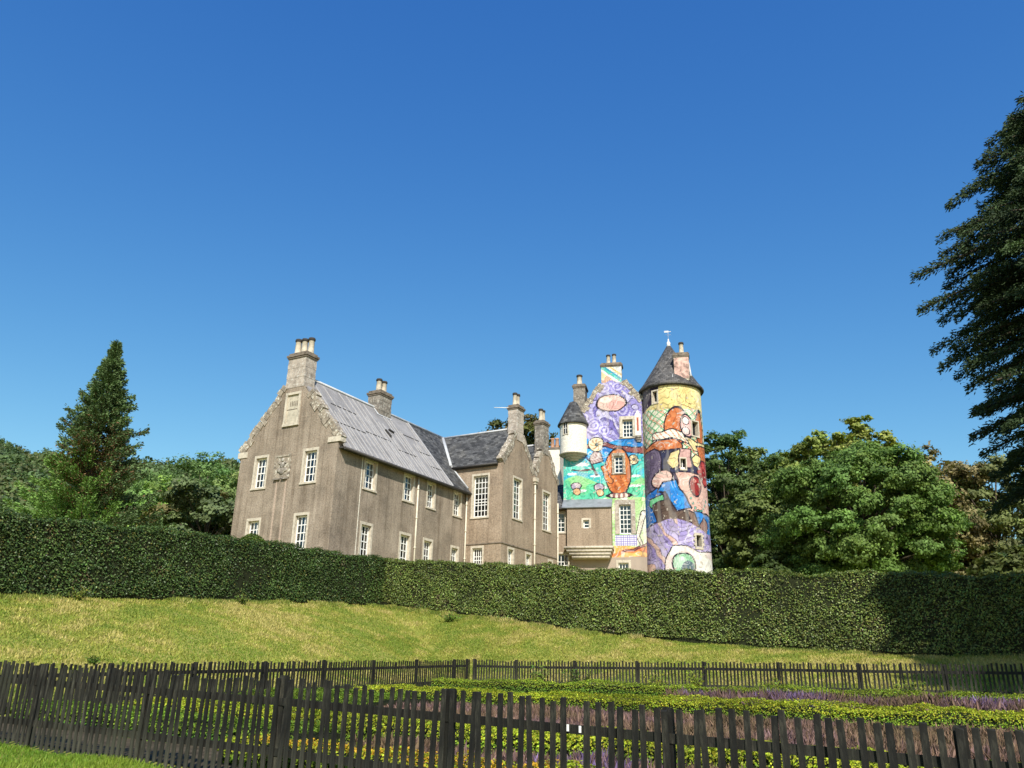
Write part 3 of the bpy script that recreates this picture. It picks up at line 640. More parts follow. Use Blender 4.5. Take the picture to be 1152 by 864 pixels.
def paint_front(u, z):
    P = Paint(u, z); X, Y = P.wx, P.wy; al = np.ones(u.shape, bool)
    # lower field: green to turquoise to blue bands with wavy edges
    P.fill(al, (86, 205, 140)); P.waves(Y < 17.3+.4*np.sin(X*1.4), [(92, 208, 150), (140, 224, 140), (76, 204, 160)], 1.45, 1.5, 3.0, 21, 0)
    P.waves((Y >= 17.0+.35*np.sin(X*1.4)) & (Y < 19.1), [(52, 196, 190), (40, 182, 205), (84, 210, 190)], 1.5, 1.7, 2.5, 25, 0)
    P.waves(Y >= 18.75+.3*np.sin(X*1.1+1), [(22, 140, 212), (20, 120, 200), (40, 160, 222)], 1.3, 1.4, 3, 29, 0)
    for cx, cy, rx, ry in ((1.6, 18.3, .55, .17), (.7, 17.5, .4, .12), (2.6, 17.3, .4, .1), (5.9, 17.2, .4, .12), (3.2, 16.3, .5, .1), (1.3, 16.1, .6, .1), (5.8, 16.4, .5, .1)):
        P.shape(sd_ell(X, Y, cx, cy, rx, ry), (232, 246, 240), .0)
    # violet swirls on the upper wall
    top = Y > 20.55+.45*np.sin(X*1.3+.6)-.25*np.clip(X-3.5, 0, 9)
    P.waves(top, [(150, 140, 205), (176, 168, 222), (118, 108, 182), (200, 194, 232)], .55, 2.3, 5.2, 33)
    for cx, cy, r in ((1.6, 21.2, .55), (2.6, 21.6, .7), (5.0, 22.9, .6), (3.4, 21.2, .5), (6.1, 22.4, .5), (3.5, 24.9, .5), (4.6, 25.0, .5)):
        d = np.hypot(X-cx, Y-cy); m = d < r; P.c[m & ((d*7).astype(int) % 2 == 0)] = lin((190, 182, 228)); P.c[m & ((d*7).astype(int) % 2 == 1)] = lin((134, 124, 196))
    P.shape(sd_ell(X, Y, 4.05, 23.5, 1.25, .72), (226, 186, 172), .04); P.shape(sd_ell(X, Y, 4.35, 23.35, .8, .42), (214, 160, 150), .0); P.shape(sd_ell(X, Y, 3.6, 23.8, .5, .22), (240, 216, 200), .0)
    # russet band that runs across
    P.shape(sd_line(X, Y, [(1.2, 19.9), (2.4, 19.75), (3.6, 19.95), (4.8, 19.5), (6.6, 19.35)], .10, .26), (146, 84, 82), .035)
    P.shape(sd_line(X, Y, [(2.4, 17.9), (1.5, 17.75), (.7, 17.85)], .07, .03), (112, 84, 84), .02)
    P.shape(sd_line(X, Y, [(2.7, 17.4), (2.3, 18.4), (1.9, 18.9)], .08, .03), (112, 84, 84), .02)
    # cream rosettes
    for cx, cy, r in ((2.75, 20.0, .62), (5.75, 18.55, .42)):
        P.shape(sd_ell(X, Y, cx, cy, r, r), (238, 222, 178), .035); d = np.hypot(X-cx, Y-cy); a = np.arctan2(Y-cy, X-cx)
        P.c[(d < r*.8) & (np.sin(a*7+d*9) > .35)] = lin((186, 138, 92)); P.shape(sd_ell(X, Y, cx, cy, r*.22, r*.22), (110, 130, 130), .02)
    P.shape(sd_poly(X, Y, [(2.5, 19.4), (3.1, 19.3), (3.3, 18.5), (2.3, 18.3), (2.1, 18.8)]), (196, 176, 172), .03, (160, 130, 130), (np.floor((X+Y)*7) % 2 == 0))
    for cx, cy in ((1.05, 16.5), (2.9, 16.35)):
        P.shape(sd_ell(X, Y, cx, cy, .42, .34), (214, 196, 204), .03, (180, 165, 190)); P.shape(sd_ell(X, Y, cx+.05, cy-.45, .3, .3), (232, 182, 130), .03)
    # orange arch round the middle window
    P.shape(np.maximum(sd_ell(X, Y, 4.5, 17.6, 1.05, 2.0), 15.75-Y), (196, 102, 42), .04, (222, 134, 66), (np.sin(X*9+2*np.sin(Y*3)) > .5))
    P.shape(sd_line(X, Y, [(3.3, 18.0), (3.6, 17.2), (3.9, 16.9)], .18, .22), (214, 128, 62), .03)
    P.shape(sd_ell(X, Y, 4.55, 15.65, 1.0, .24), (230, 214, 196), .03, (150, 96, 96), (np.floor(X*5) % 2 == 0))
    # round the lower window
    low = (Y < 15.42)
    P.fill(low, (168, 220, 132)); P.waves(low, [(168, 220, 132), (206, 236, 176), (236, 240, 214)], .2, 1.6, 3.0, 41, 0)
    P.shape(sd_line(X, Y, [(6.4, 14.2), (6.1, 13.0), (5.95, 12.4), (6.3, 11.5)], .22, .1), (240, 232, 214), .03)
    P.fill(Y < 11.62+.12*np.sin(X*3), (240, 190, 92)); P.waves(Y < 11.5+.1*np.sin(X*3), [(238, 160, 70), (242, 186, 96), (228, 128, 72)], 1.5, 3.2, 2.5, 45, 0)
    P.shape(sd_line(X, Y, [(4.7, 11.25), (5.6, 11.3), (6.6, 11.75)], .05, .09), (150, 84, 80), .02)
    bare = Y < 10.78; n = 1+.14*(vn(u, z, 2.0, 51)-.5)
    P.c = weather(P.c, u, z, 700); P.c[bare] = np.array((.42, .34, .275))*n[bare][:, None]
    return P.c
def paint_stack(u, z):
    P = Paint(u, z); P.waves(np.ones(u.shape, bool), [(228, 186, 142), (236, 214, 150), (206, 160, 128)], -.9, 2.6, 1.6, 60, .02)
    t = (u-3.2)*.62+(z-25.2)*.78
    for lo, c in ((.98, (236, 232, 226)), (1.16, (70, 196, 178)), (1.36, (40, 160, 190)), (1.52, (240, 236, 220)), (1.66, (236, 190, 110)), (1.8, (230, 236, 228))): P.fill(t > lo, c)
    P.fill(z < 25.45+.12*np.sin(u*5), (150, 140, 205)); return weather(P.c, u, z, 730)
RT_ = 2.5
def paint_tower(phi, z):
    """phi in radians from the front, z world height"""
    u = phi*RT_; P = Paint(u, z); X, Y = P.wx, P.wy; dg = R(1)*RT_; D = lambda a: a*dg
    al = np.ones(u.shape, bool)
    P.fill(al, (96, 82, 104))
    # cream-yellow top with dark violet field at the left
    P.waves(Y > 21.6, [(232, 206, 128), (238, 214, 140)], 1.2, .9, 2, 71, 0)
    P.shape(sd_line(X, Y, [(D(-5), 24.05), (D(6), 23.9), (D(16), 24.05)], .03), (120, 96, 60), 0)
    P.shape(sd_line(X, Y, [(D(14), 22.75), (D(34), 22.5), (D(52), 22.35)], .035), (140, 112, 70), 0)
    P.shape(sd_line(X, Y, [(D(32), 23.5), (D(28), 22.95), (D(36), 22.75), (D(44), 22.8)], .035), (140, 112, 70), 0)
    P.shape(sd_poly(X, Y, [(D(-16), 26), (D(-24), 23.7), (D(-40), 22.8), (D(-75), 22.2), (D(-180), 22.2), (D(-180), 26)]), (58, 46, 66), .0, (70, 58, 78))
    # lattice band
    lat = (Y < 22.35-.1*np.cos(X)) & (Y > 18.2); P.fill(lat, (238, 230, 200))
    a = (X*.8+Y)*1.7; b = (X*.8-Y)*1.7; fa, fb = a-np.floor(a), b-np.floor(b)
    ra = np.floor(a) % 2 == 0
    P.c[lat & ((fa < .2) | (fb < .2))] = lin((90, 176, 120)); P.c[lat & ra & ((fa > .3) & (fa < .44) | (fb > .3) & (fb < .44))] = lin((214, 122, 80))
    def orange(d, ink=.045): P.shape(d, (196, 104, 50), ink, (210, 122, 66), ((np.floor(X*2.6)+np.floor(Y*2.6)) % 2 == 0))
    orange(sd_ell(X, Y, D(8), 20.8, .95, 1.65, -.15)); orange(sd_ell(X, Y, D(62), 20.7, .55, 1.6, .0))
    P.shape(sd_poly(X, Y, [(D(-40), 20.35), (D(0), 20.55), (D(30), 20.1), (D(30), 19.4), (D(0), 19.85), (D(-40), 19.75)]), (240, 232, 208), .04, (222, 130, 88), (np.abs(np.mod(X*2.2+Y*2, 1)-.5) < .12))
    orange(sd_poly(X, Y, [(D(-90), 20.4), (D(-60), 19.3), (D(-30), 19.7), (D(6), 19.75), (D(18), 19.2), (D(14), 18.4), (D(-20), 18.4), (D(-90), 18.7)]))
    P.shape(sd_ell(X, Y, D(30), 20.85, .60, .95, .1), (222, 172, 166), .045); P.shape(sd_ell(X, Y, D(27), 20.4, .34, .32), (232, 206, 200), .03); P.shape(sd_ell(X, Y, D(28), 21.3, .3, .3), (236, 214, 206), .03)
    P.shape(sd_poly(X, Y, [(D(22), 20.0), (D(48), 19.6), (D(85), 19.7), (D(85), 18.9), (D(40), 18.9)]), (236, 214, 150), .035); orange(sd_poly(X, Y, [(D(46), 19.3), (D(90), 19.5), (D(90), 17.7), (D(56), 18.0)]))
    # grey-violet drapery, navy patch
    P.waves((Y < 18.75) & (X < D(-14)), [(112, 96, 124), (98, 84, 112), (126, 110, 136)], .25, 2.2, 3.4, 81, .03)
    P.shape(sd_poly(X, Y, [(D(-80), 18.8), (D(-36), 19.1), (D(-22), 18.7), (D(-24), 17.0), (D(-44), 15.5), (D(-90), 15.3)]), (118, 102, 128), .045, (104, 88, 116), np.sin(X*5+np.sin(Y*2)*2) > .3)
    P.shape(sd_poly(X, Y, [(D(-24), 18.8), (D(10), 18.9), (D(40), 17.6), (D(60), 17.4), (D(30), 16.7), (D(-22), 17.2)]), (52, 54, 84), .035)
    P.shape(sd_poly(X, Y, [(D(-12), 17.8), (D(-4), 18.6), (D(14), 18.9), (D(12), 17.5), (D(-2), 17.3)]), (234, 208, 140), .04)
    P.shape(sd_poly(X, Y, [(D(8), 17.3), (D(12), 18.9), (D(34), 19.0), (D(34), 17.4)]), (210, 164, 156), .04)
    P.shape(sd_poly(X, Y, [(D(36), 18.2), (D(44), 18.6), (D(60), 18.4), (D(50), 17.5), (D(38), 17.6)]), (234, 208, 140), .035)
    # pink and red masses on the right
    P.shape(sd_poly(X, Y, [(D(2), 17.0), (D(30), 17.1), (D(60), 16.9), (D(95), 16.9), (D(95), 13.9), (D(20), 13.9)]), (226, 176, 160), .035)
    P.shape(sd_poly(X, Y, [(D(44), 17.2), (D(60), 18.2), (D(95), 18.2), (D(95), 16.5), (D(64), 16.0)]), (150, 34, 38), .04, (196, 70, 66))
    P.shape(sd_ell(X, Y, D(40), 16.0, .56, .78), (152, 36, 38), .045); P.shape(sd_ell(X, Y, D(38), 16.35, .18, .14), (214, 130, 120), .0)
    for i in range(9):
        t = i/8; P.shape(sd_ell(X, Y, D(28+t*38), 15.0-1.0*math.sin(t*3.1), .10, .10), (92, 186, 160), .02)
    # pale rounded hump, big blue slab
    P.shape(sd_ell(X, Y, D(-24), 16.55, .95, .62, .35), (228, 180, 166), .045, (238, 202, 188), np.abs(np.mod(Y*2.6+X*.5, 1)-.5) < .2)
    P.shape(sd_poly(X, Y, [(D(-90), 15.1), (D(-34), 15.9), (D(-20), 15.2), (D(-30), 13.3), (D(-90), 12.6)]), (14, 112, 200), .04)
    P.shape(sd_poly(X, Y, [(D(-52), 15.1), (D(-22), 15.35), (D(-20), 14.9), (D(-40), 14.2), (D(-56), 14.6)]), (104, 204, 142), .04)
    P.shape(sd_poly(X, Y, [(D(-46), 14.6), (D(-12), 15.0), (D(6), 14.1), (D(32), 13.8), (D(46), 13.0), (D(34), 12.6), (D(-14), 13.0), (D(-34), 13.1)]), (98, 78, 68), .045, (82, 64, 62), np.sin(X*6+Y*2) > .6)
    P.shape(sd_poly(X, Y, [(D(20), 14.0), (D(34), 13.9), (D(44), 12.9), (D(32), 12.5)]), (134, 108, 96), .04)
    P.shape(sd_poly(X, Y, [(D(-34), 15.6), (D(-22), 16.3), (D(2), 16.4), (D(30), 14.2), (D(2), 13.95), (D(-18), 15.5)]), (12, 128, 214), .05, (30, 146, 222), vn(X, Y, 5, 9) > .62)
    P.shape(sd_poly(X, Y, [(D(34), 14.1), (D(60), 13.8), (D(95), 13.9), (D(95), 12.0), (D(62), 12.3), (D(42), 13.0)]), (18, 126, 206), .04)
    P.shape(sd_poly(X, Y, [(D(44), 12.9), (D(54), 13.6), (D(68), 13.2), (D(64), 12.3), (D(50), 12.3)]), (150, 116, 110), .035)
    # lilac strands above a white foot with a green disc
    lil = Y < 13.15+.25*np.cos(X*1.1)-.18*np.clip(X, 0, 9)
    P.fill(lil, (176, 160, 212))
    P.waves(lil & (X < D(2)), [(172, 156, 210), (152, 134, 196), (222, 182, 170), (190, 176, 222)], .75, 2.6, 3.2, 91, .05)
    P.waves(lil & (X >= D(2)), [(172, 156, 210), (158, 142, 202), (188, 174, 220)], 2.2, 2.4, 3.0, 95, .05)
    ft = sd_poly(X, Y, [(D(-26), 8), (D(-22), 10.2), (D(-8), 11.3), (D(14), 11.35), (D(40), 10.9), (D(95), 11.2), (D(95), 8)])
    P.shape(ft, (234, 230, 222), .04, (226, 206, 200), vn(X, Y, .9, 14) > .62)
    P.shape(sd_ell(X, Y, D(10), 9.9, .86, .86), (126, 186, 140), .05); P.shape(sd_ell(X, Y, D(4), 10.1, .5, .4, .6), (178, 214, 186), .0); P.shape(sd_ell(X, Y, D(16), 9.7, .5, .5), (84, 104, 116), .0)
    back = np.abs(phi) > R(100); P.c[back & (z < 22)] = lin((150, 132, 120))
    return weather(P.c, u, z, 760)
def weather(c, u, z, seed):
    """fine contour lines, speckle and the fading of old outdoor paint"""
    wx, wz = u+.25*vn(u, z, 1.1, seed), z+.25*vn(u, z, 1.1, seed+1)
    a = vn(wx, wz, .8, seed+2)*9+vn(wx, wz, 2.2, seed+3)*2.2; ln_ = np.abs(a-np.round(a)) < .09
    zone = vn(u, z, .55, seed+4) > .36; c = c.copy(); m = ln_ & zone; c[m] = c[m]*.50
    b = vn(wx, wz, 1.6, seed+5)*6; hi = (np.abs(b-np.round(b)) < .10) & ~zone; c[hi] = c[hi]*.55+.40
    k = (1+.34*(vn(u, z, 6.5, seed+6)-.5)+.30*(vn(u, z, 2.4, seed+7)-.5))[..., None]; c = c*k
    lum = (c @ np.array((.25, .6, .15)))[..., None]; c = lum*np.array((1.03, .98, .92))*.10+c*.90
    wash = np.clip((vn(u*2.4, z*.35, 1.3, seed+8)-.62)*1.8, 0, .22)[..., None]; c = c*(1-wash)+wash*np.array((.55, .50, .43))
    chip = vn(u, z, 5.5, seed+9)+.25*vn(u, z, 14, seed+10) > 1.03; c[chip] = np.array((.50, .44, .37))
    return np.clip(c, .01, .85)
def painted_grid(name, A, Z, mapf, colf, keep, parent, zoff):
    aa, zz = np.meshgrid(A, Z); x, y = mapf(aa); n = len(A)
    V = np.stack([x.ravel(), y.ravel(), zz.ravel()-zoff], 1)
    I = (np.arange(len(Z)-1)[:, None]*n+np.arange(n-1)[None]); ca = (aa[:-1, :-1]+aa[1:, 1:])/2; cz = (zz[:-1, :-1]+zz[1:, 1:])/2
    I = I[keep(ca, cz)]
    return mesh_np(name, V, np.stack([I, I+1, I+n+1, I+n], 1), M['mural'], parent, col=colf(aa, zz).reshape(-1, 3)*.88, smooth=False)

# ================================================================ keep
keep = tag(at_keep('painted_keep'), 'gabled castle keep with violet, blue and green painted front and a cream corner turret', 'castle')
PK = frame_pts((1, 0), (0, 0), (0, -1))
kw = [(4.95, 5.8, 20.5, 22.0), (4.2, 4.9, 17.5, 18.95), (4.5, 5.45, 12.55, 14.9), (4.35, 5.15, 9.3, 10.3)]
def kkeep(a, z):
    top = np.minimum(20.9+1.45*np.clip(a, 0, 3.24), 25.35); top = np.where(a > 5.06, 25.4-1.15*(a-5.06), top)
    k = z < np.where(a < 3.24, 25.3-1.5*(3.24-a), top)
    for h in kw: k &= ~((a > h[0]) & (a < h[1]) & (z > h[2]) & (z < h[3]))
    return k
painted_grid('front_wall', np.arange(0, 6.6001, .05), np.arange(6.5, 25.4001, .05), lambda a: (a, a*0), paint_front, kkeep, keep, Z0)
w = MB(); w.poly([(0, 0, 5), (0, 11, 5), (0, 11, 20.6), (0, 0, 20.6)]); w.poly([(6.6, 0, 5), (6.6, 11, 5), (6.6, 11, 23.6), (6.6, 0, 23.6)]); w.poly([(0, 11, 5), (6.6, 11, 5), (6.6, 11, 23.6), (4.2, 11, 26), (0, 11, 20.6)])
w.build('wall', M['cream'], keep, Z0)
r_ = MB(); roof_plane(r_, (-.15, 11, 20.25), (-.15, .4, 20.25), (4.15, .4, 26.1), (4.15, 11, 26.1), .1); roof_plane(r_, (6.8, .4, 23.35), (6.8, 11, 23.35), (4.16, 11, 26.1), (4.16, .4, 26.1), .1); r_.build('roof', M['slate2'], keep, Z0)
skews(keep, PK, [((1.6, 22.85), (3.24, 25.3)), ((6.65, 23.65), (5.06, 25.45))], Z0, .45, .26)
for i, q in enumerate(kw): window(keep, PK, *q, Z0, cols=3 if i != 1 else 2, rows=(4, 4, 6, 2)[i], band=(.24, .20, .34, .18)[i], stone=('dressed', 'skew', 'chim', 'dressed')[i], curtain=False, proud=(.14, .05, .05, .03)[i], sill=i != 2)
# checked apron panel under the big window
X_, Z_ = np.arange(4.14, 5.86, .03), np.arange(11.62, 12.46, .03)
def chk(a, z):
    c = np.zeros(a.shape+(3,)); c[:] = lin((226, 224, 236)); g = (np.mod(a, .17) < .05) | (np.mod(z, .17) < .05); c[g] = lin((142, 132, 190)); return c
painted_grid('apron_panel', X_, Z_, lambda a: (a, a*0-.02), chk, lambda a, z: z > 0, keep, Z0)
# little gabled pier beside the upper window
k = MB(); k.box(5.98, 6.46, -.22, .1, 20.55, 22.3); k.poly([(5.98, -.22, 22.3), (6.46, -.22, 22.3), (6.22, -.22, 22.75)]); k.poly([(5.98, -.22, 22.3), (6.22, -.22, 22.75), (6.22, .1, 22.75), (5.98, .1, 22.3)]); k.poly([(6.46, -.22, 22.3), (6.46, .1, 22.3), (6.22, .1, 22.75), (6.22, -.22, 22.75)])
pr_ = k.build('pier', M['cream'], keep, Z0)
k = MB(); k.box(6.14, 6.30, -.235, -.222, 20.95, 22.1); k.build('red_stripe', simple('faded red paint', (0.42, 0.12, 0.09), .9, .2), pr_, Z0)
k = MB()
for i in range(3): k.box(5.96+.06*i, 6.5-.02*i, -.22+.06*i, .1, 20.5-.16*i-.12, 20.5-.16*i)
k.build('corbel', M['chimdark'], pr_, Z0)
c_ = chimney(keep, 3.27, 4.97, .03, .85, 24.6, 26.8, [(3.85, .4), (4.35, .4)], 'chim', Z0, pot_h=.85, pot_r=.17)
painted_grid('painted_face', np.arange(3.26, 4.981, .04), np.arange(25.3, 26.81, .04), lambda a: (a, a*0+.012), paint_stack, lambda a, z: z > 0, c_, Z0)
chimney(keep, .72, 1.75, .9, 2.3, 22.2, 25.35, [(1.2, 1.4)], 'chimdark', Z0, pot_h=.95, pot_r=.24)
# corner turret: cream drum on corbel rings with a slate cone
TX, TY = .83, .12
k = MB(); k.lathe(TX, TY, [(1.15, 19.19), (1.15, 20.5), (1.15, 21.78)], 36); tu = k.build('turret', M['cream'], keep, Z0)
k = MB(); k.lathe(TX, TY, [(.1, 18.62), (.42, 18.62), (.46, 18.66), (.46, 18.76), (.66, 18.78), (.72, 18.82), (.72, 18.92), (.9, 18.94), (.97, 18.98), (.97, 19.07), (1.14, 19.09), (1.2, 19.13), (1.2, 19.19), (1.1, 19.2)], 36, smooth=False); k.build('corbel_ring', M['dressed'], tu, Z0)
k = MB(); k.lathe(TX, TY, [(1.05, 21.66), (1.34, 21.66), (1.33, 21.74), (1.1, 22.2), (.32, 23.75), (.0, 23.9)], 36, smooth=True, uvr=.9); k.build('cone_roof', M['slate'], tu, Z0)
ang = R(-26); ca_, sa_ = math.cos(ang), math.sin(ang)
PT = frame_pts((ca_, sa_), (TX+1.15*sa_, TY-1.15*ca_), (sa_, -ca_))
k = MB(); fbox(k, PT, -.27, -.17, -.2, .03, 20.75, 21.65); fbox(k, PT, .17, .27, -.2, .03, 20.75, 21.65); fbox(k, PT, -.27, .27, -.2, .032, 20.66, 20.748); wd_ = k.build('window', M['dressed'], tu, Z0)
k = MB(); fbox(k, PT, -.169, .169, -.1, -.0, 20.75, 21.65); k.build('pane', M['dark'], wd_, Z0)
k = MB(); fbox(k, PT, -.02, .02, 0, .02, 20.75, 21.65); fbox(k, PT, -.168, .168, 0, .018, 21.2, 21.24); k.build('sash', M['white'], wd_, Z0)
# projecting bay on rolled corbels under a lead lean-to roof
k = MB(); PBx = frame_pts((1, 0), (0, -.9), (0, -1)); bh = [(1.72, 2.2, 12.9, 13.55)]
wall_holes(k, PBx, .42, 3.94, 11.5, 14.6, bh); k.poly([(.42, -.9, 11.5), (.42, 0, 11.5), (.42, 0, 14.6), (.42, -.9, 14.6)]); k.poly([(3.94, -.9, 11.5), (3.94, 0, 11.5), (3.94, 0, 15.2), (3.94, -.9, 14.6)])
bay = k.build('bay', M['harl2'], keep, Z0)
window(bay, PBx, *bh[0], Z0, cols=1, rows=1, band=.14, curtain=False, sill=False).name = 'window'
k = MB(); roof_plane(k, (.0, -1.05, 14.55), (4.0, -1.05, 14.55), (4.0, -.02, 15.4), (.0, -.02, 15.4), .08); k.build('lean_to_roof', M['leadroof'], bay, Z0)
k = MB()
for i in range(4):
    z = 11.38-.235*i; dep = .98-.10*i; a0 = .18+.2*i; a1 = 4.06-.10*i
    k.tube([(a0, -dep, z), (a1, -dep, z)], .115, 10); k.box(a0, a1, -dep, .0, z-.112, z+.112)
k.build('corbel', M['dressed'], bay, Z0)

# ================================================================ round tower
TC = (13.36, 65.3)
tower = tag(empty('round_tower', (TC[0], TC[1], Z0), -HB), 'round tower painted cream, orange, blue and lilac under a pointed slate cone', 'tower')
tw = [(-36.5, -25, 22.95, 23.9, .0), (39.5, 56, 20.15, 21.3, .0), (12.5, 22.5, 17.3, 18.1, .0), (34.5, 45, 11.3, 12.15, .0)]
def rad(z): return 2.54-.0075*(z-9.6)
TA = np.unique(np.concatenate([np.arange(-180, -100, 4.0), np.arange(-100, 100.01, .9), np.arange(104, 180.1, 4.0)])); TZ = np.arange(6.5, 24.6, .045)
hs = []
for a0, a1, z0, z1, _ in tw: hs.append((TA[np.argmin(abs(TA-a0))], TA[np.argmin(abs(TA-a1))], z0, z1))
def tkeep(a, z):
    k = z > 0
    for h in hs: k &= ~((a > h[0]) & (a < h[1]) & (z > h[2]) & (z < h[3]))
    return k
aa, zz = np.meshgrid(TA, TZ); rr = rad(zz)+.012*(vn(aa*.04, zz, 1.2, 5)-.5); n = len(TA)
V = np.stack([(rr*np.sin(np.radians(aa))).ravel(), (-rr*np.cos(np.radians(aa))).ravel(), zz.ravel()-Z0], 1)
I = np.arange(len(TZ)-1)[:, None]*n+np.arange(n-1)[None]; I = I[tkeep((aa[:-1, :-1]+aa[1:, 1:])/2, (zz[:-1, :-1]+zz[1:, 1:])/2)]
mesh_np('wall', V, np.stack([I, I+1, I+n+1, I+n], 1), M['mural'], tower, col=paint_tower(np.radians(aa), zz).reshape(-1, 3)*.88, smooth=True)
for i, (h, bandw) in enumerate(zip(hs, (.09, .10, .07, .14))):
    am = R((h[0]+h[1])/2); r0 = rad(h[2]); ca_, sa_ = math.cos(am), math.sin(am); half = r0*math.sin(R((h[1]-h[0])/2))
    P_ = frame_pts((ca_, sa_), (r0*sa_, -r0*ca_), (sa_, -ca_)); bk = -.02
    s = MB()
    if i == 3:
        for j in range(6):
            zz0 = h[2]-.08+j*(h[3]-h[2]+.16)/6; zz1 = zz0+(h[3]-h[2]+.16)/6-.01; e = .10*(j % 2)
            fbox(s, P_, -half-bandw-e, -half, -.5, .05, zz0, zz1); fbox(s, P_, half, half+bandw+e, -.5, .05, zz0, zz1)
    else:
        fbox(s, P_, -half-bandw, -half, -.5, .03, h[2]-.02, h[3]+.02); fbox(s, P_, half, half+bandw, -.5, .03, h[2]-.02, h[3]+.02)
    fbox(s, P_, -half-bandw, half+bandw, -.5, .032, h[3]+.022, h[3]+.13+.06*(i == 3)); fbox(s, P_, -half-bandw, half+bandw, -.5, .05, h[2]-.13-.08*(i == 3), h[2]-.022)
    wd_ = s.build('window', M['dressed'], tower, Z0)
    s = MB(); fbox(s, P_, -half+.001, half-.001, -.36, -.34, h[2]-.02, h[3]+.02); s.build('pane', M['dark'], wd_, Z0)
    if i in (0, 2): s = MB(); fbox(s, P_, -half+.001, half-.001, -.30, -.27, h[2]-.02, h[2]+.18); fbox(s, P_, -.03, .03, -.335, -.28, h[2], h[3]); s.build('sash', M['white'], wd_, Z0)
k = MB(); k.lathe(0, 0, [(2.3, 24.28), (2.66, 24.33), (2.72, 24.42), (2.70, 24.52), (2.35, 24.98), (1.3, 26.7), (.13, 28.75), (.0, 28.8)], 64, smooth=True, uvr=2.0); cone = k.build('cone_roof', M['slate2'], tower, Z0)
k = MB(); k.lathe(0, 0, [(.0, 29.4), (.05, 29.3), (.07, 29.1), (.17, 28.95), (.13, 28.8), (.30, 28.35), (.2, 28.4)][::-1], 16); k.build('finial', M['white'], tower, Z0)
k = MB(); k.tube([(0, 0, 29.3), (0, 0, 30.05)], .018, 6); k.tube([(-.25, 0, 29.72), (.25, 0, 29.72)], .012, 6); k.tube([(0, -.25, 29.72), (0, .25, 29.72)], .012, 6)
k.box(-.32, .05, -.008, .008, 29.95, 30.12); k.box(.05, .25, -.008, .008, 29.99, 30.05); k.build('weathervane', M['lead'], tower, Z0)
c_ = chimney(tower, .38, 1.62, -2.05, -1.15, 24.75, 26.85, [(1.05, -1.6)], 'skew', Z0, pot_h=1.05, pot_r=.2, capw=.06)
k = MB(); k.box(.42, 1.58, -2.068, -2.045, 24.95, 26.75); k.build('painted_face', simple('flaking pink paint', (0.55, 0.36, 0.30), .9, .2, .5, 3), c_, Z0)
k = MB()
for sx in (.24, 1.72): k.tube([(sx, -2.28, 24.98), (sx*.92+.02, -1.2, 26.55)], .07, 6)
k.build_each('flashing', M['lead'], cone, Z0)

# ================================================================ foliage tools
def unit(v): return v/(np.linalg.norm(v, axis=-1, keepdims=True)+1e-9)
def leaf_arrays(c, n, L, W, fold=0.15):
    N = len(c); t = unit(np.cross(n, rng.normal(size=(N, 3)))); b = np.cross(n, t)
    L = np.broadcast_to(np.asarray(L, float), (N,))[:, None]; W = np.broadcast_to(np.asarray(W, float), (N,))[:, None]
    V = np.stack([c-t*L, c-b*W+n*W*fold, c+t*L*1.0-n*L*fold, c+b*W+n*W*fold], 1).reshape(-1, 3)
    F = np.arange(N*4).reshape(N, 4); return V, F
def sprig_arrays(c, d, L, W):
    """elongated sprigs: base c, direction d"""
    N = len(c); s = unit(np.cross(d, rng.normal(size=(N, 3)))); L = np.broadcast_to(L, (N,))[:, None]; W = np.broadcast_to(W, (N,))[:, None]
    V = np.stack([c-s*W*.4, c+d*L*.55-s*W, c+d*L, c+d*L*.5+s*W], 1).reshape(-1, 3)
    return V, np.arange(N*4).reshape(N, 4)
def tint(base, N, var=.3, hue=.12):
    base = np.asarray(base, float); k = np.exp(rng.normal(0, var, (N, 1))); h = 1+rng.normal(0, hue, (N, 3)); return np.clip(base*k*h, .003, .9)
def rep4(c): return np.repeat(c, 4, axis=0)
def branch_tubes(mb, base, top, r0, limbs, sides=7):
    mb.tube([base, (np.array(base)*.6+np.array(top)*.4)+np.array((random.uniform(-.2, .2), random.uniform(-.2, .2), 0)), top], [r0, r0*.7, r0*.22], sides)
    for p0, p1, r in limbs:
        p0, p1 = np.array(p0), np.array(p1); m = (p0+p1)/2+np.array((0, 0, np.linalg.norm(p1-p0)*.08)); mb.tube([p0, m, p1], [r, r*.65, r*.2], 5)

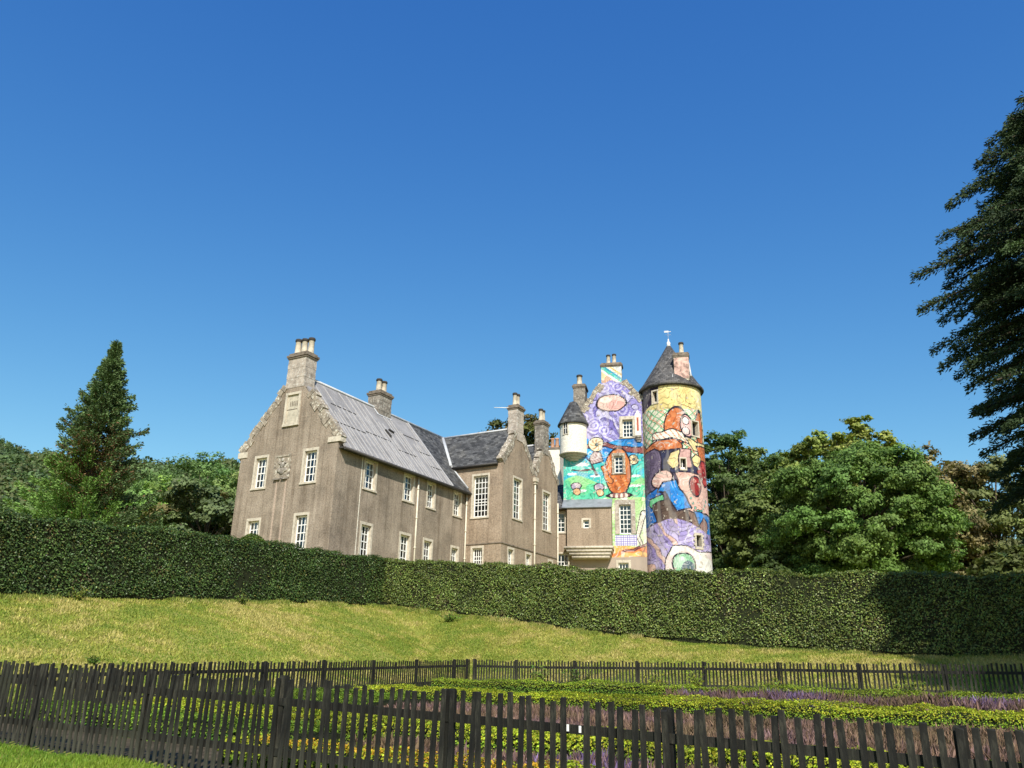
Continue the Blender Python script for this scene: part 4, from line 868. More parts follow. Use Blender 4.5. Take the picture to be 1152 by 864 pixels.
def broadleaf(name, label, x, y, h, rx, crown0, nleaf, lsize, col, seed, ry=None, lobes=22, col2=None, mat='leaf', group=None, cat='tree', top_bias=.0, flat=.75, trunk_r=None, lobe_r=.36):
    """tapered trunk, limbs to every lobe of the crown, leaf-sized faces spread through the lobes"""
    r = np.random.default_rng(seed); random.seed(seed); z = float(zg(x, y)); ry = ry or rx
    t = tag(empty(name, (x, y, z)), label, cat, group)
    cz = (crown0+h)/2; rz = (h-crown0)/2; C = []
    tries = 0
    while len(C) < lobes and tries < 4000:
        tries += 1; d = unit(r.normal(size=3)); q = r.uniform(.35, .80)**.6
        p = np.array((d[0]*rx*q, d[1]*ry*q, cz+d[2]*rz*q))
        if all(np.linalg.norm((p-c[0])/(rx, ry, rz)) > .28 for c in C): C.append((p, r.uniform(.75, 1.25)*lobe_r*min(rx, rz)))
    # the top of the crown
    C.append((np.array((r.uniform(-.15, .15)*rx, 0, h-.9*lobe_r*min(rx, rz))), lobe_r*min(rx, rz)))
    tr = MB(); limbs = []
    for p, s in C:
        f = np.clip((p[2]-crown0)/(h-crown0), 0, 1); limbs.append(((0, 0, crown0*.7+f*(h-crown0)*.55), p, .05*h*.12+.03))
    branch_tubes(tr, (0, 0, -.3), (0, 0, h*.82), trunk_r or h*.028, limbs)
    tr.build('trunk', M['bark'], t)
    w = np.array([s**2 for _, s in C]); w /= w.sum(); cs, ns, cl, sz = [], [], [], []
    for (p, s), k in zip(C, w):
        n_ = int(nleaf*k); sub = max(6, int(n_/70))
        sd = unit(r.normal(size=(sub, 3))+np.array((0, 0, .35))); sp = p+sd*s*(r.uniform(.55, 1.05, (sub, 1)))*np.array((1, 1, flat))
        which = r.integers(0, sub, n_); off = r.normal(size=(n_, 3))*s*np.array((.20, .20, .11))
        c = sp[which]+off; out = unit(c-p); nn = unit(out*.75+unit(p-np.array((0, 0, cz)))*.35+np.array((0, 0, .35))+r.normal(size=(n_, 3))*.5)
        base = np.asarray(col)*np.exp(r.normal(0, .06, 3)*.6)*math.exp(r.normal(0, .08))
        cc = base*np.exp(r.normal(0, .18, (sub, 1)))[which]*np.exp(r.normal(0, .2, (n_, 1)))
        if col2 is not None:
            m = r.random(sub) < .22; cc = np.where(m[which][:, None], np.asarray(col2)*np.exp(r.normal(0, .2, (n_, 1))), cc)
        cs.append(c); ns.append(nn); cl.append(cc); sz.append(lsize*r.uniform(.6, 1.3, n_))
    c, nn, cc, s = np.concatenate(cs), np.concatenate(ns), np.concatenate(cl), np.concatenate(sz)
    V, F = leaf_arrays(c, nn, s, s*.62)
    mesh_np('crown', V, F, M[mat], t, col=rep4(np.clip(cc, .003, .8)))
    return t

def conifer(name, label, x, y, h, nbr, len_f, col, seed, droop=-.1, sub=26, spr=.42, col2=None, dead=None, low=.06, lsz=.3, xs=None, flatness=.25, tip_up=.25, group=None, lvar=(.66, 1.14), slim=.24, hang=0.0):
    """single stem with tiers of boughs; every bough carries flat sprays of sprigs; len_f(height fraction, azimuth) = bough length"""
    r = np.random.default_rng(seed); random.seed(seed); z = float(zg(x, y))
    t = tag(empty(name, (x, y, z)), label, 'tree', group)
    tr = MB(); tr.tube([(0, 0, -.3), (0, 0, h*.5), (0, 0, h*.99)], [h*.022, h*.013, .03], 8)
    cs, ds, cl = [], [], []
    for i in range(nbr):
        f = low+(1-low)*(i+r.random())/nbr; az = i*2.39996+r.normal()*.3; L = len_f(f, az)*r.uniform(*lvar)
        if L < .15: L = .15
        d = np.array((math.cos(az), math.sin(az), 0)); zb = h*f; npt = max(3, int(L*2.2)); pts = []
        for k in range(npt+1):
            q = k/npt; pts.append(d*L*q+np.array((0, 0, zb+L*(droop*q+tip_up*q**2.2)+.0)))
        if L > 1.2: tr.tube(pts[::max(1, npt//3)], [max(.02, .018*L*(1-j/(len(pts[::max(1, npt//3)])))) for j in range(len(pts[::max(1, npt//3)]))], 4, cap=False)
        n_ = int(sub*(.6+L)); q = r.uniform(.12, 1.0, n_)**.75
        P_ = np.stack([np.interp(q, np.linspace(0, 1, npt+1), [p[j] for p in pts]) for j in range(3)], 1)
        side = np.array((-d[1], d[0], 0)); wv = (r.normal(size=n_)*spr*L*.32*(1.15-q)+r.normal(size=n_)*.10)
        P_ += side*wv[:, None]+np.array((0, 0, 1))*(r.normal(size=(n_, 1))*flatness*.35-abs(wv)[:, None]*.18)
        dd = unit(d*.8+side*np.sign(wv)[:, None]*r.uniform(.1, .8, (n_, 1))+np.array((0, 0, 1))*(r.normal(size=(n_, 1))*.35+tip_up*.5-hang*r.uniform(0, 2, (n_, 1)))+r.normal(size=(n_, 3))*.2)
        base = np.asarray(col)*math.exp(r.normal(0, .2))
        cc = base*np.exp(r.normal(0, .25, (n_, 1)))*np.ones((1, 3))
        if col2 is not None: cc = np.where((col2[1](f, az)), np.asarray(col2[0])*np.exp(r.normal(0, .22, (n_, 1))), cc)
        if dead is not None:
            pr = dead[1](f, az); cc = np.where(r.random((n_, 1)) < pr*(1.2-q[:, None]), np.asarray(dead[0])*np.exp(r.normal(0, .3, (n_, 1))), cc)
        cs.append(P_); ds.append(dd); cl.append(cc)
    tr.build('trunk', M['bark'], t)
    c, d, cc = np.concatenate(cs), np.concatenate(ds), np.concatenate(cl)
    V, F = sprig_arrays(c, d, lsz*rng.uniform(.6, 1.3, len(c)), lsz*slim*rng.uniform(.7, 1.3, len(c)))
    mesh_np('crown', V, F, M['needle'], t, col=rep4(np.clip(cc, .003, .8)))
    return t

# ================================================================ the two runs of clipped hedge
def hedge(name, label, p0, p1, nrm, thick, ztop, col, dens, seed):
    """p0, p1 in (u, v); nrm = outward normal (towards the viewer side) in (u, v)"""
    r = np.random.default_rng(seed); L = math.hypot(p1[0]-p0[0], p1[1]-p0[1]); du, dv = (p1[0]-p0[0])/L, (p1[1]-p0[1])/L
    cx, cy = XY((p0[0]+p1[0])/2, (p0[1]+p1[1])/2); z0 = float(zg(cx, cy)); t = tag(empty(name, (cx, cy, z0)), label, 'hedge', 'tall clipped hedges')
    def W(s, d, z):     # s along, d inward depth
        x, y = XY(p0[0]+du*s-nrm[0]*d, p0[1]+dv*s-nrm[1]*d); return np.stack([x-cx, y-cy, z-z0], -1)
    def zb(s, d): x, y = XY(p0[0]+du*s-nrm[0]*d, p0[1]+dv*s-nrm[1]*d); return zg(x, y)
    def zt(s): return ztop(s)+.05*np.sin(s*1.9)+.04*np.sin(s*4.3+1)+.03*np.sin(s*9.1)+.16*(vn(s, s*0+seed, .55, seed+12)-.5)+.10*(vn(s, s*0, 2.1, seed+13)-.5)
    def bul(s, z): return .09*(vn(s, z, .9, seed)-.5)+.10*(vn(s, z, 2.3, seed+1)-.5)+.10*(vn(s, z, .35, seed+2)-.5)
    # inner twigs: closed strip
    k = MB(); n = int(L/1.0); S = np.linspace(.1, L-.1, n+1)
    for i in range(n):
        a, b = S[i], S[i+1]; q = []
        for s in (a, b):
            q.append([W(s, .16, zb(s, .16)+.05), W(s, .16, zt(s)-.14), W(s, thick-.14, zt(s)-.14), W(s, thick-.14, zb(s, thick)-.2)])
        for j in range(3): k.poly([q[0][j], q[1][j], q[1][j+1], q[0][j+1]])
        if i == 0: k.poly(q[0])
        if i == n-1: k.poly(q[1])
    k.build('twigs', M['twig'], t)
    # front leaves
    dn3 = np.array([*(np.array(XY(nrm[0], nrm[1]))-np.array(XY(0, 0))), 0.0]); al3 = np.array([*(np.array(XY(du, dv))-np.array(XY(0, 0))), 0.0])
    hgt = float(np.mean([zt(s)-zb(s, 0) for s in np.linspace(0, L, 20)]))
    parts = []
    n = int(L*hgt*dens); s = r.uniform(0, L, n); f = r.uniform(0, 1, n); b0 = zb(s, .1)
    gap = .06+.16*vn(s, s*0, .9, seed+5)+.25*np.clip(vn(s, s*0, .33, seed+6)-.72, 0, 1)
    z = b0+gap+(zt(s)-b0-gap)*f; d = .08-bul(s, z)+r.uniform(-.03, .13, n)+.08*(f > .96)
    nn = unit(dn3*.75+np.array((0, 0, .55))+r.normal(size=(n, 3))*.42); parts.append((W(s, d, z), nn, vn(s, z, 1.3, seed+8), f))
    n = int(L*thick*dens*.85); s = r.uniform(0, L, n); dd = r.uniform(.02, thick, n); z = zt(s)-.04+.09*(vn(s, dd*3, 1.6, seed+3)-.5)+r.uniform(-.08, .07, n)
    parts.append((W(s, dd, z), unit(np.array((0, 0, 1.0))+r.normal(size=(n, 3))*.45), vn(s, dd, 1.3, seed+9), np.ones(n)))
    n = int(L*hgt*dens*.12); s = r.uniform(0, L, n); f = r.uniform(0, 1, n); b0 = zb(s, thick); z = b0+(zt(s)-b0)*f
    parts.append((W(s, thick-.05+r.uniform(-.05, .1, n), z), unit(-dn3+r.normal(size=(n, 3))*.5), vn(s, z, 1.3, seed+8), f))
    for e, sg in ((0.0, -1), (L, 1)):
        n = int(thick*hgt*dens*.8); dd = r.uniform(0, thick, n); s = np.full(n, e)+r.uniform(-.06, .06, n); f = r.uniform(0.03, 1, n); b0 = zb(s, dd); z = b0+(zt(s)-b0)*f
        parts.append((W(s, dd, z), unit(al3*sg*.8+np.array((0, 0, .5))+r.normal(size=(n, 3))*.42), vn(dd, z, 1.3, seed+8), f))
    c = np.concatenate([p[0] for p in parts]); nn = np.concatenate([p[1] for p in parts]); v = np.concatenate([p[2] for p in parts]); N = len(c)
    cc = np.asarray(col)*np.exp((v-.5)*.7)[:, None]*np.exp(r.normal(0, .32, (N, 1)))*(1+r.normal(0, .08, (N, 3)))
    yl = r.random(N) < .045; cc[yl] = np.array((.16, .15, .035))*np.exp(r.normal(0, .2, (yl.sum(), 1)))
    br_ = (v > .80) & (r.random(N) < .35); cc[br_] = np.array((.105, .082, .036))*np.exp(r.normal(0, .25, (br_.sum(), 1)))
    sz = r.uniform(.028, .052, N); V, F = leaf_arrays(c, nn, sz, sz*.62, .2)
    mesh_np('foliage', V, F, M['hedgeleaf'], t, col=rep4(np.clip(cc, .003, .8))); return t
def top_left(s): return np.interp(s-30.7, [-30.7, -19.83, -16.66, -12.77, -7.93, -4.02, 1.28], [5.85, 6.42, 6.68, 6.90, 7.19, 7.37, 7.62])        # s from v=-30.7 to .8
hedge('beech_hedge', 'darker tall clipped hedge on the left, receding towards the brown house', (3.4, -30.7), (3.4, 1.5), (1, 0), 1.3, top_left, (.072, .118, .030), 700, 101)  # same plant as the right run; dimmer light put into darker leaf colour
def top_right(s): return np.interp(s+2.5, [2.5, 3.76, 11.17, 15.2, 19.5, 24.1, 28.2, 32.7, 41], [7.62, 7.54, 6.89, 6.54, 6.28, 6.01, 5.81, 5.56, 5.2])
hedge('beech_hedge', 'brighter tall clipped hedge below the painted tower, shaded at its right end', (2.5, 0.8), (41, 0.8), (0, -1), 1.3, top_right, (.145, .190, .044), 640, 131)

# clipped dome of a shrub in front of the gable
def dome(name, label, x, y, ztop, rx, col, seed):
    r = np.random.default_rng(seed); z0 = float(zg(x, y)); h = ztop-z0; n = 9000; d = unit(r.normal(size=(n, 3))); d[:, 2] = abs(d[:, 2])
    c = d*np.array((rx, rx, h))*r.uniform(.93, 1.02, (n, 1)); V, F = leaf_arrays(c, unit(d+r.normal(size=(n, 3))*.4), .05*r.uniform(.7, 1.3, n), .03)
    t = tag(empty(name, (x, y, z0)), label, 'shrub'); mesh_np('foliage', V, F, M['leaf'], t, col=rep4(tint(col, n, .25)))
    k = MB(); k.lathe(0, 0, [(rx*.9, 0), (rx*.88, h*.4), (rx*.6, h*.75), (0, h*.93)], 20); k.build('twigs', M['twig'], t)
dome('clipped_shrub', 'light green clipped dome of a shrub rising over the hedge top below the brown gable', -13.35, 43.2, 8.40, 1.25, (.085, .13, .022), 141)

# ================================================================ fences
PICK = .118
def picket_mesh(h, w=.052, t=.018, seed=0):
    random.seed(seed); me = bpy.data.meshes.new('picket'); j = lambda s: random.uniform(-s, s)
    a = random.uniform(-.012, .012)
    v = [(-w/2, -t/2, 0), (w/2, -t/2, 0), (w/2, t/2, 0), (-w/2, t/2, 0)]
    v += [(-w/2+j(.006)+a*.5, -t/2, h*.5), (w/2+j(.006)+a*.5, -t/2, h*.5), (w/2+a*.5, t/2, h*.5), (-w/2+a*.5, t/2, h*.5)]
    v += [(-w/2+a+j(.004), -t/2, h+j(.012)), (w/2+a+j(.004), -t/2, h+j(.012)), (w/2+a, t/2, h+.004), (-w/2+a, t/2, h+.004)]
    f = [(3, 2, 1, 0), (8, 9, 10, 11)]
    for b in (0, 4):
        for i in range(4): f.append((b+i, b+(i+1) % 4, b+4+(i+1) % 4, b+4+i))
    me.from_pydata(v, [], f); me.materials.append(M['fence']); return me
def fence(name, label, p0, p1, post_s, h, front, keep, post_h=None, rails=(.28, .80), seed=0, skip=(), pw=.057, post_w=.11, post_front=False):
    """p0 -> p1 in (u, v); posts at distances post_s; pickets every PICK; front = +1/-1 side of the line the pickets sit on"""
    r = np.random.default_rng(seed); L = math.hypot(p1[0]-p0[0], p1[1]-p0[1]); du, dv = (p1[0]-p0[0])/L, (p1[1]-p0[1])/L
    X0, Y0 = XY(*p0); X1, Y1 = XY(*p1); ang = math.atan2(Y1-Y0, X1-X0); ux, uy = math.cos(ang), math.sin(ang); nx_, ny_ = -uy*front, ux*front
    mx, my = X0+ux*L/2, Y0+uy*L/2; z0 = float(zg(mx, my)); t = tag(empty(name, (mx, my, z0)), label, 'fence', 'picket fences round the garden')
    G = lambda s: float(zg(X0+ux*s, Y0+uy*s))
    loc = lambda s, d, z: (X0+ux*s+nx_*d-mx, Y0+uy*s+ny_*d-my, z-z0)
    ph = post_h or h+.04
    ss = sorted([s for s in post_s if -.01 <= s <= L+.01])
    for s in ss:
        k = MB(); w = post_w/2; c0 = np.array(loc(s, -.06, G(s)-.1)); c1 = np.array(loc(s, -.06, G(s)+ph+r.uniform(-.02, .03)))
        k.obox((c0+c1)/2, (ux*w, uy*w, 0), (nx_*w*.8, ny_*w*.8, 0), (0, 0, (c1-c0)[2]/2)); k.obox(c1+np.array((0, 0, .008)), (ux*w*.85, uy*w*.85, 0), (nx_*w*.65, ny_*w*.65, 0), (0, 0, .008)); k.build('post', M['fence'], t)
    bounds = [0]+ss+[L]
    for z in rails:
        for a, b in zip(bounds[:-1], bounds[1:]):
            if b-a < .3: continue
            k = MB(); p, q = np.array(loc(a, -.025, G(a)+z*h)), np.array(loc(b, -.025, G(b)+z*h)); d = q-p; Ld = np.linalg.norm(d); d /= Ld
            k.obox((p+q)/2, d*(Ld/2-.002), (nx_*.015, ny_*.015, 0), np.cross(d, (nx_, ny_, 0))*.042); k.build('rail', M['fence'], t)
    protos = [picket_mesh(h, pw*random.uniform(.9, 1.12), seed=seed*10+i) for i in range(8)]
    S = [s for s in np.arange(PICK/2, L, PICK) if not any(a < s < b for a, b in skip)]
    S = sorted(S, key=keep); late = MB()
    for i, s in enumerate(S):
        g = G(s)+.03+r.uniform(-.035, .03); me = protos[i % 8]; lean = r.normal()*.018; p = loc(s+r.normal()*.006, .008, g)
        if i < 100:
            o = bpy.data.objects.new('picket', me); COL.objects.link(o); o.parent = t; o.location = p; o.rotation_euler = (r.normal()*.01, lean, ang)
        else:
            c = np.array(p)+np.array((0, 0, h/2)); late.obox(c, (ux*pw/2, uy*pw/2, 0), (nx_*.009, ny_*.009, 0), (ux*lean*h*.5, uy*lean*h*.5, h/2))
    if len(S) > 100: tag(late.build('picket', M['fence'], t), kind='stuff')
    return t
# near fence: posts 2.4 m apart from u = 19 (leftmost seen) on; v = -27.3
NP = [2.0+2.4*i for i in range(-1, 8)]
near = fence('picket_fence', 'nearest dark picket fence, crossing the whole foreground', (17.0, -27.3), (33.6, -27.3), NP, 1.10, -1, lambda s: abs(s-13.6), rails=(.30, .80), seed=3, skip=((10.6, 10.76),), post_w=.10)
for s_ in (10.61, 10.74):
    x_, y_ = XY(17.0+s_, -27.3); k = MB(); k.box(-.012, .012, -.003, .003, -.028, .034); o = k.build('rail_tag', M['white'], near); o.location = (x_-near.location.x, y_-near.location.y, float(zg(x_, y_))+1.1*.80-near.location.z); o.rotation_euler = (0, 0, -HA)
    o.location.x -= gy[0]*.012; o.location.y -= gy[1]*.012
def D_at(p0, p1, s):
    L = math.hypot(p1[0]-p0[0], p1[1]-p0[1]); x, y = XY(p0[0]+(p1[0]-p0[0])*s/L, p0[1]+(p1[1]-p0[1])*s/L); return math.hypot(x, y)
q0, q1 = (13.7, -6.6), (34.5, -6.6)
fence('picket_fence', 'far picket fence at the foot of the grass bank below the painted tower', q0, q1, [.05]+[1.9+2.4*i for i in range(9)], .93, -1, lambda s: D_at((13.7, -6.6), (34.5, -6.6), s), rails=(.22, .80), seed=5, post_w=.10)
q0, q1 = (13.7, -26.6), (13.7, -6.75)
fence('picket_fence', 'side picket fence at the foot of the left grass bank, seen above the nearest fence', q0, q1, [2.0+2.4*i for i in range(8)]+[19.7], .93, -1, lambda s: s, rails=(.22, .80), seed=6, post_w=.10)

# ================================================================ planted rows of the garden
def low_hedge(name, label, u0, u1, v, wid, h, col, seed, dens=620, flower=None, group=None):
    r = np.random.default_rng(seed); L = u1-u0; cx, cy = XY((u0+u1)/2, v); z0 = float(zg(cx, cy)); t = tag(empty(name, (cx, cy, z0)), label, 'low hedge', 'clipped rows of the garden')
    n = int(L*(wid+2*h)*dens); s = r.uniform(0, L, n); a = r.uniform(0, wid+2*h, n)
    d = np.where(a < h, 0, np.where(a < h+wid, a-h, wid)); hh = np.where(a < h, a, np.where(a < h+wid, h, wid+2*h-a))
    u = u0+s; vv = v-wid/2+d; bump_ = .10*(vn(u, vv*2, 1.4, seed)-.5)+.06*(vn(u, vv*2, 4, seed+1)-.5)
    hh = np.maximum(hh*(1+bump_*1.5)+(a > h)*(a < h+wid)*bump_, .02)+r.uniform(-.03, .03, n); vv += r.uniform(-.04, .04, n)+bump_*np.where(d <= 0, -1, np.where(d >= wid, 1, 0))
    x, y = XY(u, vv); z = zg(x, y)+hh; up = ((a >= h) & (a < h+wid))
    fr = -gy*1.0; nn = np.where(up[:, None], np.array((0, 0, 1.0)), np.where((a < h)[:, None], np.array((fr[0], fr[1], .45)), np.array((-fr[0], -fr[1], .45)))); nn = unit(nn+r.normal(size=(n, 3))*.5)
    cc = np.asarray(col)*np.exp((vn(u, vv, .8, seed+3)-.5)*.7)[:, None]*np.exp(r.normal(0, .3, (n, 1)))*(1+r.normal(0, .1, (n, 3)))
    if flower is not None:
        m = (r.random(n) < flower[1]*(vn(u, vv, .9, seed+4) > .45)) & up; cc[m] = np.asarray(flower[0])*np.exp(r.normal(0, .2, (m.sum(), 1)))
    # lower part of both sides tinted a darker, deeper green than the rest
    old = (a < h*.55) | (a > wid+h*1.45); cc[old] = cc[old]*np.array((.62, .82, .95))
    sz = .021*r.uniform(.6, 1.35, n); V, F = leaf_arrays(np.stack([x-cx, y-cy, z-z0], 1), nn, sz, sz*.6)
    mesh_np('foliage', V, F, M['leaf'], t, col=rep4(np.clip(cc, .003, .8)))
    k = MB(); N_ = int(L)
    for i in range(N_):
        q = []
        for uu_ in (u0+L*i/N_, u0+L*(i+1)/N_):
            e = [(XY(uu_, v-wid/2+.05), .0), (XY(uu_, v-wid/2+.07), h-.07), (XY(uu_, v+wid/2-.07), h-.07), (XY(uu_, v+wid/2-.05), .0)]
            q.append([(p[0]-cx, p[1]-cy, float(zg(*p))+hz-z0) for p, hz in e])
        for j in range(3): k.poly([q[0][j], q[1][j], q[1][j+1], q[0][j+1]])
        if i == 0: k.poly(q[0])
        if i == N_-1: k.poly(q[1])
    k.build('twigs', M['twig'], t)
def heather(name, label, u0, u1, v, wid, h, cols, seed, dens=420, cat='heather'):
    r = np.random.default_rng(seed); cx, cy = XY((u0+u1)/2, v); z0 = float(zg(cx, cy)); t = tag(empty(name, (cx, cy, z0)), label, cat, 'heather strips of the garden')
    n = int((u1-u0)*wid*dens); u = r.uniform(u0, u1, n); vv = v+r.uniform(-wid/2, wid/2, n); x, y = XY(u, vv)
    hh = h*(.6+.6*vn(u, vv, 1.6, seed))*r.uniform(.35, 1.1, n); d = unit(np.stack([r.normal(0, .5, n), r.normal(0, .5, n), np.ones(n)], 1))
    c = np.stack([x-cx, y-cy, zg(x, y)-z0+hh*.15], 1); V, F = sprig_arrays(c, d, hh, hh*.055*r.uniform(.6, 1.4, n))
    f = vn(u, vv, .7, seed+2)+r.normal(0, .16, n); k = np.digitize(f, np.linspace(.25, .75, len(cols)-1)); cc = np.asarray(cols)[k]*np.exp(r.normal(0, .3, (n, 1)))
    mesh_np('sprigs', V, F, M['heather'], t, col=rep4(np.clip(cc, .003, .8)))
YG = (.30, .335, .026); YG2 = (.22, .285, .028)
HE = [(.15, .105, .062), (.175, .112, .074), (.185, .115, .09), (.17, .104, .105)]
LAV = [(.13, .092, .055), (.16, .10, .08), (.15, .092, .11), (.145, .10, .20)]
low_hedge('low_hedge', 'narrow yellow-green clipped row closest to the far picket fence', 14.6, 38, -10.4, .55, .38, YG2, 201, 1500)
heather('heather_row', 'pinkish brown and violet flowering strip between the two furthest clipped rows', 23.5, 35, -12.1, 1.3, .38, LAV, 202, 1000)
low_hedge('low_hedge', 'wide yellow-green clipped row running across the middle of the garden bed', 15.0, 38, -14.7, 1.0, .28, YG, 203, 1500)
heather('heather_row', 'broad strip of brownish pink heather in the middle of the garden bed', 19.5, 36, -18.9, 3.6, .24, HE, 204, 950)
low_hedge('low_hedge', 'block of clipped greenery at the left end of the heather strip', 15.2, 19.4, -18.9, 2.6, .30, (.14, .21, .022), 209, 1500)
low_hedge('low_hedge', 'nearest yellow-green clipped row with deep green sides behind the foreground pickets', 16.0, 36, -23.2, .8, .34, YG, 205, 1900)
heather('heather_row', 'narrow strip of brown and purple heather just behind the foreground pickets', 23.5, 34, -24.85, 1.2, .30, HE+LAV[3:], 206, 1300)
low_hedge('low_hedge', 'yellow-green clipped row behind the left part of the nearest fence', 15.5, 22.5, -25.0, 1.0, .30, (.13, .20, .022), 208, 1700)
low_hedge('low_hedge', 'low yellow flowering edging close behind the foreground pickets', 22.0, 29.5, -26.2, .5, .30, YG, 207, 1900, flower=((.62, .36, .03), .55))

# ================================================================ trees
conifer('conifer', 'ragged pointed dark green conifer with browned inner boughs, left of the brown house', -25.9, 50, 14.8, 360,
        lambda f, a: float(np.interp(f, [0, .22, .34, .46, .58, .70, .82, .92, 1], [4.2, 4.0, 3.4, 2.8, 2.25, 1.6, .85, .45, .08]))*(1.0+.07*math.sin(a*2+f*9)+.09*math.sin(a*5+f*31)), (.100, .155, .058), 301, droop=-.34, tip_up=.44, sub=120, spr=.36, lsz=.19, flatness=.28, slim=.2, lvar=(.55, 1.20),
        col2=((.155, .265, .062), lambda f, a: f < .48 and math.cos(a-3.9) > -.1), dead=((.17, .10, .05), lambda f, a: .75*math.exp(-((f-.46)/.15)**2)*(.35+.65*(math.cos(a+1.2) > .1))), low=.02)
conifer('dark_conifer', 'towering dark evergreen with ragged drooping boughs cut off by the right edge', 21.8, 26.0, 22.8, 900,
        lambda f, a: .71*float(np.interp(f, [0, .14, .20, .26, .33, .5, .66, .72, .90, 1], [.5, 1.2, 3.6, 6.6, 8.4, 9.0, 9.6, 8.6, 5.6, 1.8]))*(.93+.05*math.sin(a*3+f*23))*(1.16 if rng.random() < .16 else 1.0), (.040, .064, .024), 302, droop=-.06, tip_up=-.20, sub=190, spr=.17, low=.14, lsz=.165, flatness=.26, lvar=(.62, 1.08), slim=.15, hang=.35)

# wood to the left, behind the conifer and the house
TL = [('green_tree', 'bright mid green tree between the conifer and the gable end of the brown house', -36.5, 88, 14.5, 6.5, (.095, .145, .030), 311, 24),
      ('brown_tree', 'rusty olive tree turning brown, just right of the conifer', -30.5, 78, 11.0, 5.2, (.080, .070, .028), 312, 18),
      ('grey_green_tree', 'greyish green rounded tree against the left wall of the brown house', -25.6, 70, 10, 5.0, (.050, .066, .027), 313, 18),
      ('dark_tree', 'dark green tree topping the wood just left of the stone-edged gable', -42, 112, 24, 8.5, (0.058, 0.096, 0.030), 314, 24),
      ('dark_tree', 'deep green tree behind the bright one right of the conifer', -52, 118, 23, 8.5, (0.067, 0.109, 0.033), 315, 24),
      ('dark_tree', 'shaded olive tree in the middle of the left wood beside the gable', -33, 97, 17, 6.5, (0.072, 0.099, 0.030), 316, 20)]
for nm, lb, x, y, h, rx, c, sd, lo in TL:
    broadleaf(nm, lb, x, y, h, rx, h*.05, 30000, .20, tuple(2.1*k for k in c), sd, lobes=lo*2, col2=tuple(k*2.6 for k in c), lobe_r=.28, group='trees of the wood left of the house')
broadleaf('dark_tree', 'dark bushy tree top showing between the wing chimneys', .8, 99, 26.5, 6.8, 9, 26000, .22, (.085, .095, .026), 321, lobes=44, col2=(.13, .10, .04), lobe_r=.28)
TR_ = [('dark_tree', 'tall dark green tree close behind the right side of the painted round tower', 24.6, 93, 22.5, 6.2, (.036, .052, .016), 331),
       ('dark_tree', 'dark bushy tree second from the round tower with an uneven top', 33.0, 98, 21.5, 6.6, (.038, .054, .016), 332),
       ('dark_tree', 'dark lower tree between the round tower and the big bright green tree', 26.0, 80, 15.0, 5.8, (.046, .058, .017), 333),
       ('dark_tree', 'dark green tree filling the gap behind the bright tree and its dark neighbours', 31.0, 90, 19.5, 6.8, (.038, .054, .017), 338),
       ('dark_tree', 'tall dark olive tree third from the round tower', 28.3, 95, 21.6, 5.6, (.042, .055, .016), 340),
       ('dark_tree', 'blue green rounded tree top in the notch beside the bright green tree', 37.2, 100, 21.8, 5.2, (.034, .054, .024), 339),
       ('olive_tree', 'olive green tree rising behind the left shoulder of the big bright green tree', 29.3, 77, 18.0, 4.2, (.075, .092, .022), 334),
       ('olive_tree', 'yellowish tree with a loose wispy top behind the big bright green tree', 34.0, 77, 19.8, 5.0, (.092, .098, .024), 335),
       ('brown_tree', 'rusty brown tree to the right behind the big bright green tree', 42.0, 81, 18.0, 5.6, (.080, .066, .030), 336),
       ('olive_tree', 'dull olive tree half hidden behind the dark evergreen boughs', 47.5, 80, 16.5, 6.0, (.056, .062, .022), 337)]
for nm, lb, x, y, h, rx, c, sd in TR_:
    broadleaf(nm, lb, x, y, h, rx, h*.04, 38000, .20, tuple(2.6*k for k in c), sd, lobes=70, col2=tuple(k*3.2 for k in c), lobe_r=.26, group='trees behind the hedge on the right')
broadleaf('bright_tree', 'broad bright green leafy tree standing alone right of the painted tower', 26.9, 62, 12.9, 7.8, .2, 175000, .115, (.115, .188, .044), 341, ry=6.5, lobes=130, col2=(.135, .198, .044), lobe_r=.19, flat=.7)
for nm, lb, x, y, h, rx, c, sd in [('shrub', 'blue green bush low at the right edge under the dark evergreen', 36.5, 56, 5.6, 3.0, (.055, .085, .035), 351),
                                   ('shrub', 'olive bush between the big bright green tree and the right edge', 33.2, 55, 4.8, 2.4, (.080, .095, .025), 352),
                                   ('shrub', 'small dark bush at the foot of the dark trees beside the round tower', 19.8, 63, 4.2, 2.0, (.045, .070, .018), 353),
                                   ('shrub', 'green bush furthest right behind the shaded hedge', 40.5, 57, 7.0, 3.4, (.050, .080, .028), 354)]:
    broadleaf(nm, lb, x, y, h, rx, .2, 14000, .15, tuple(1.15*k for k in c), sd, lobes=26, cat='shrub', lobe_r=.34, group='bushes behind the right hedge')
# a tall tree out of frame to the right whose shade falls on the hedge end and the dark evergreen
broadleaf('tall_tree', 'tall broadleaf tree standing outside the right edge of the photograph', 20.1, 12.6, 23, 5.2, 2.0, 17000, .40, (.05, .08, .02), 362, lobes=36, lobe_r=.34)

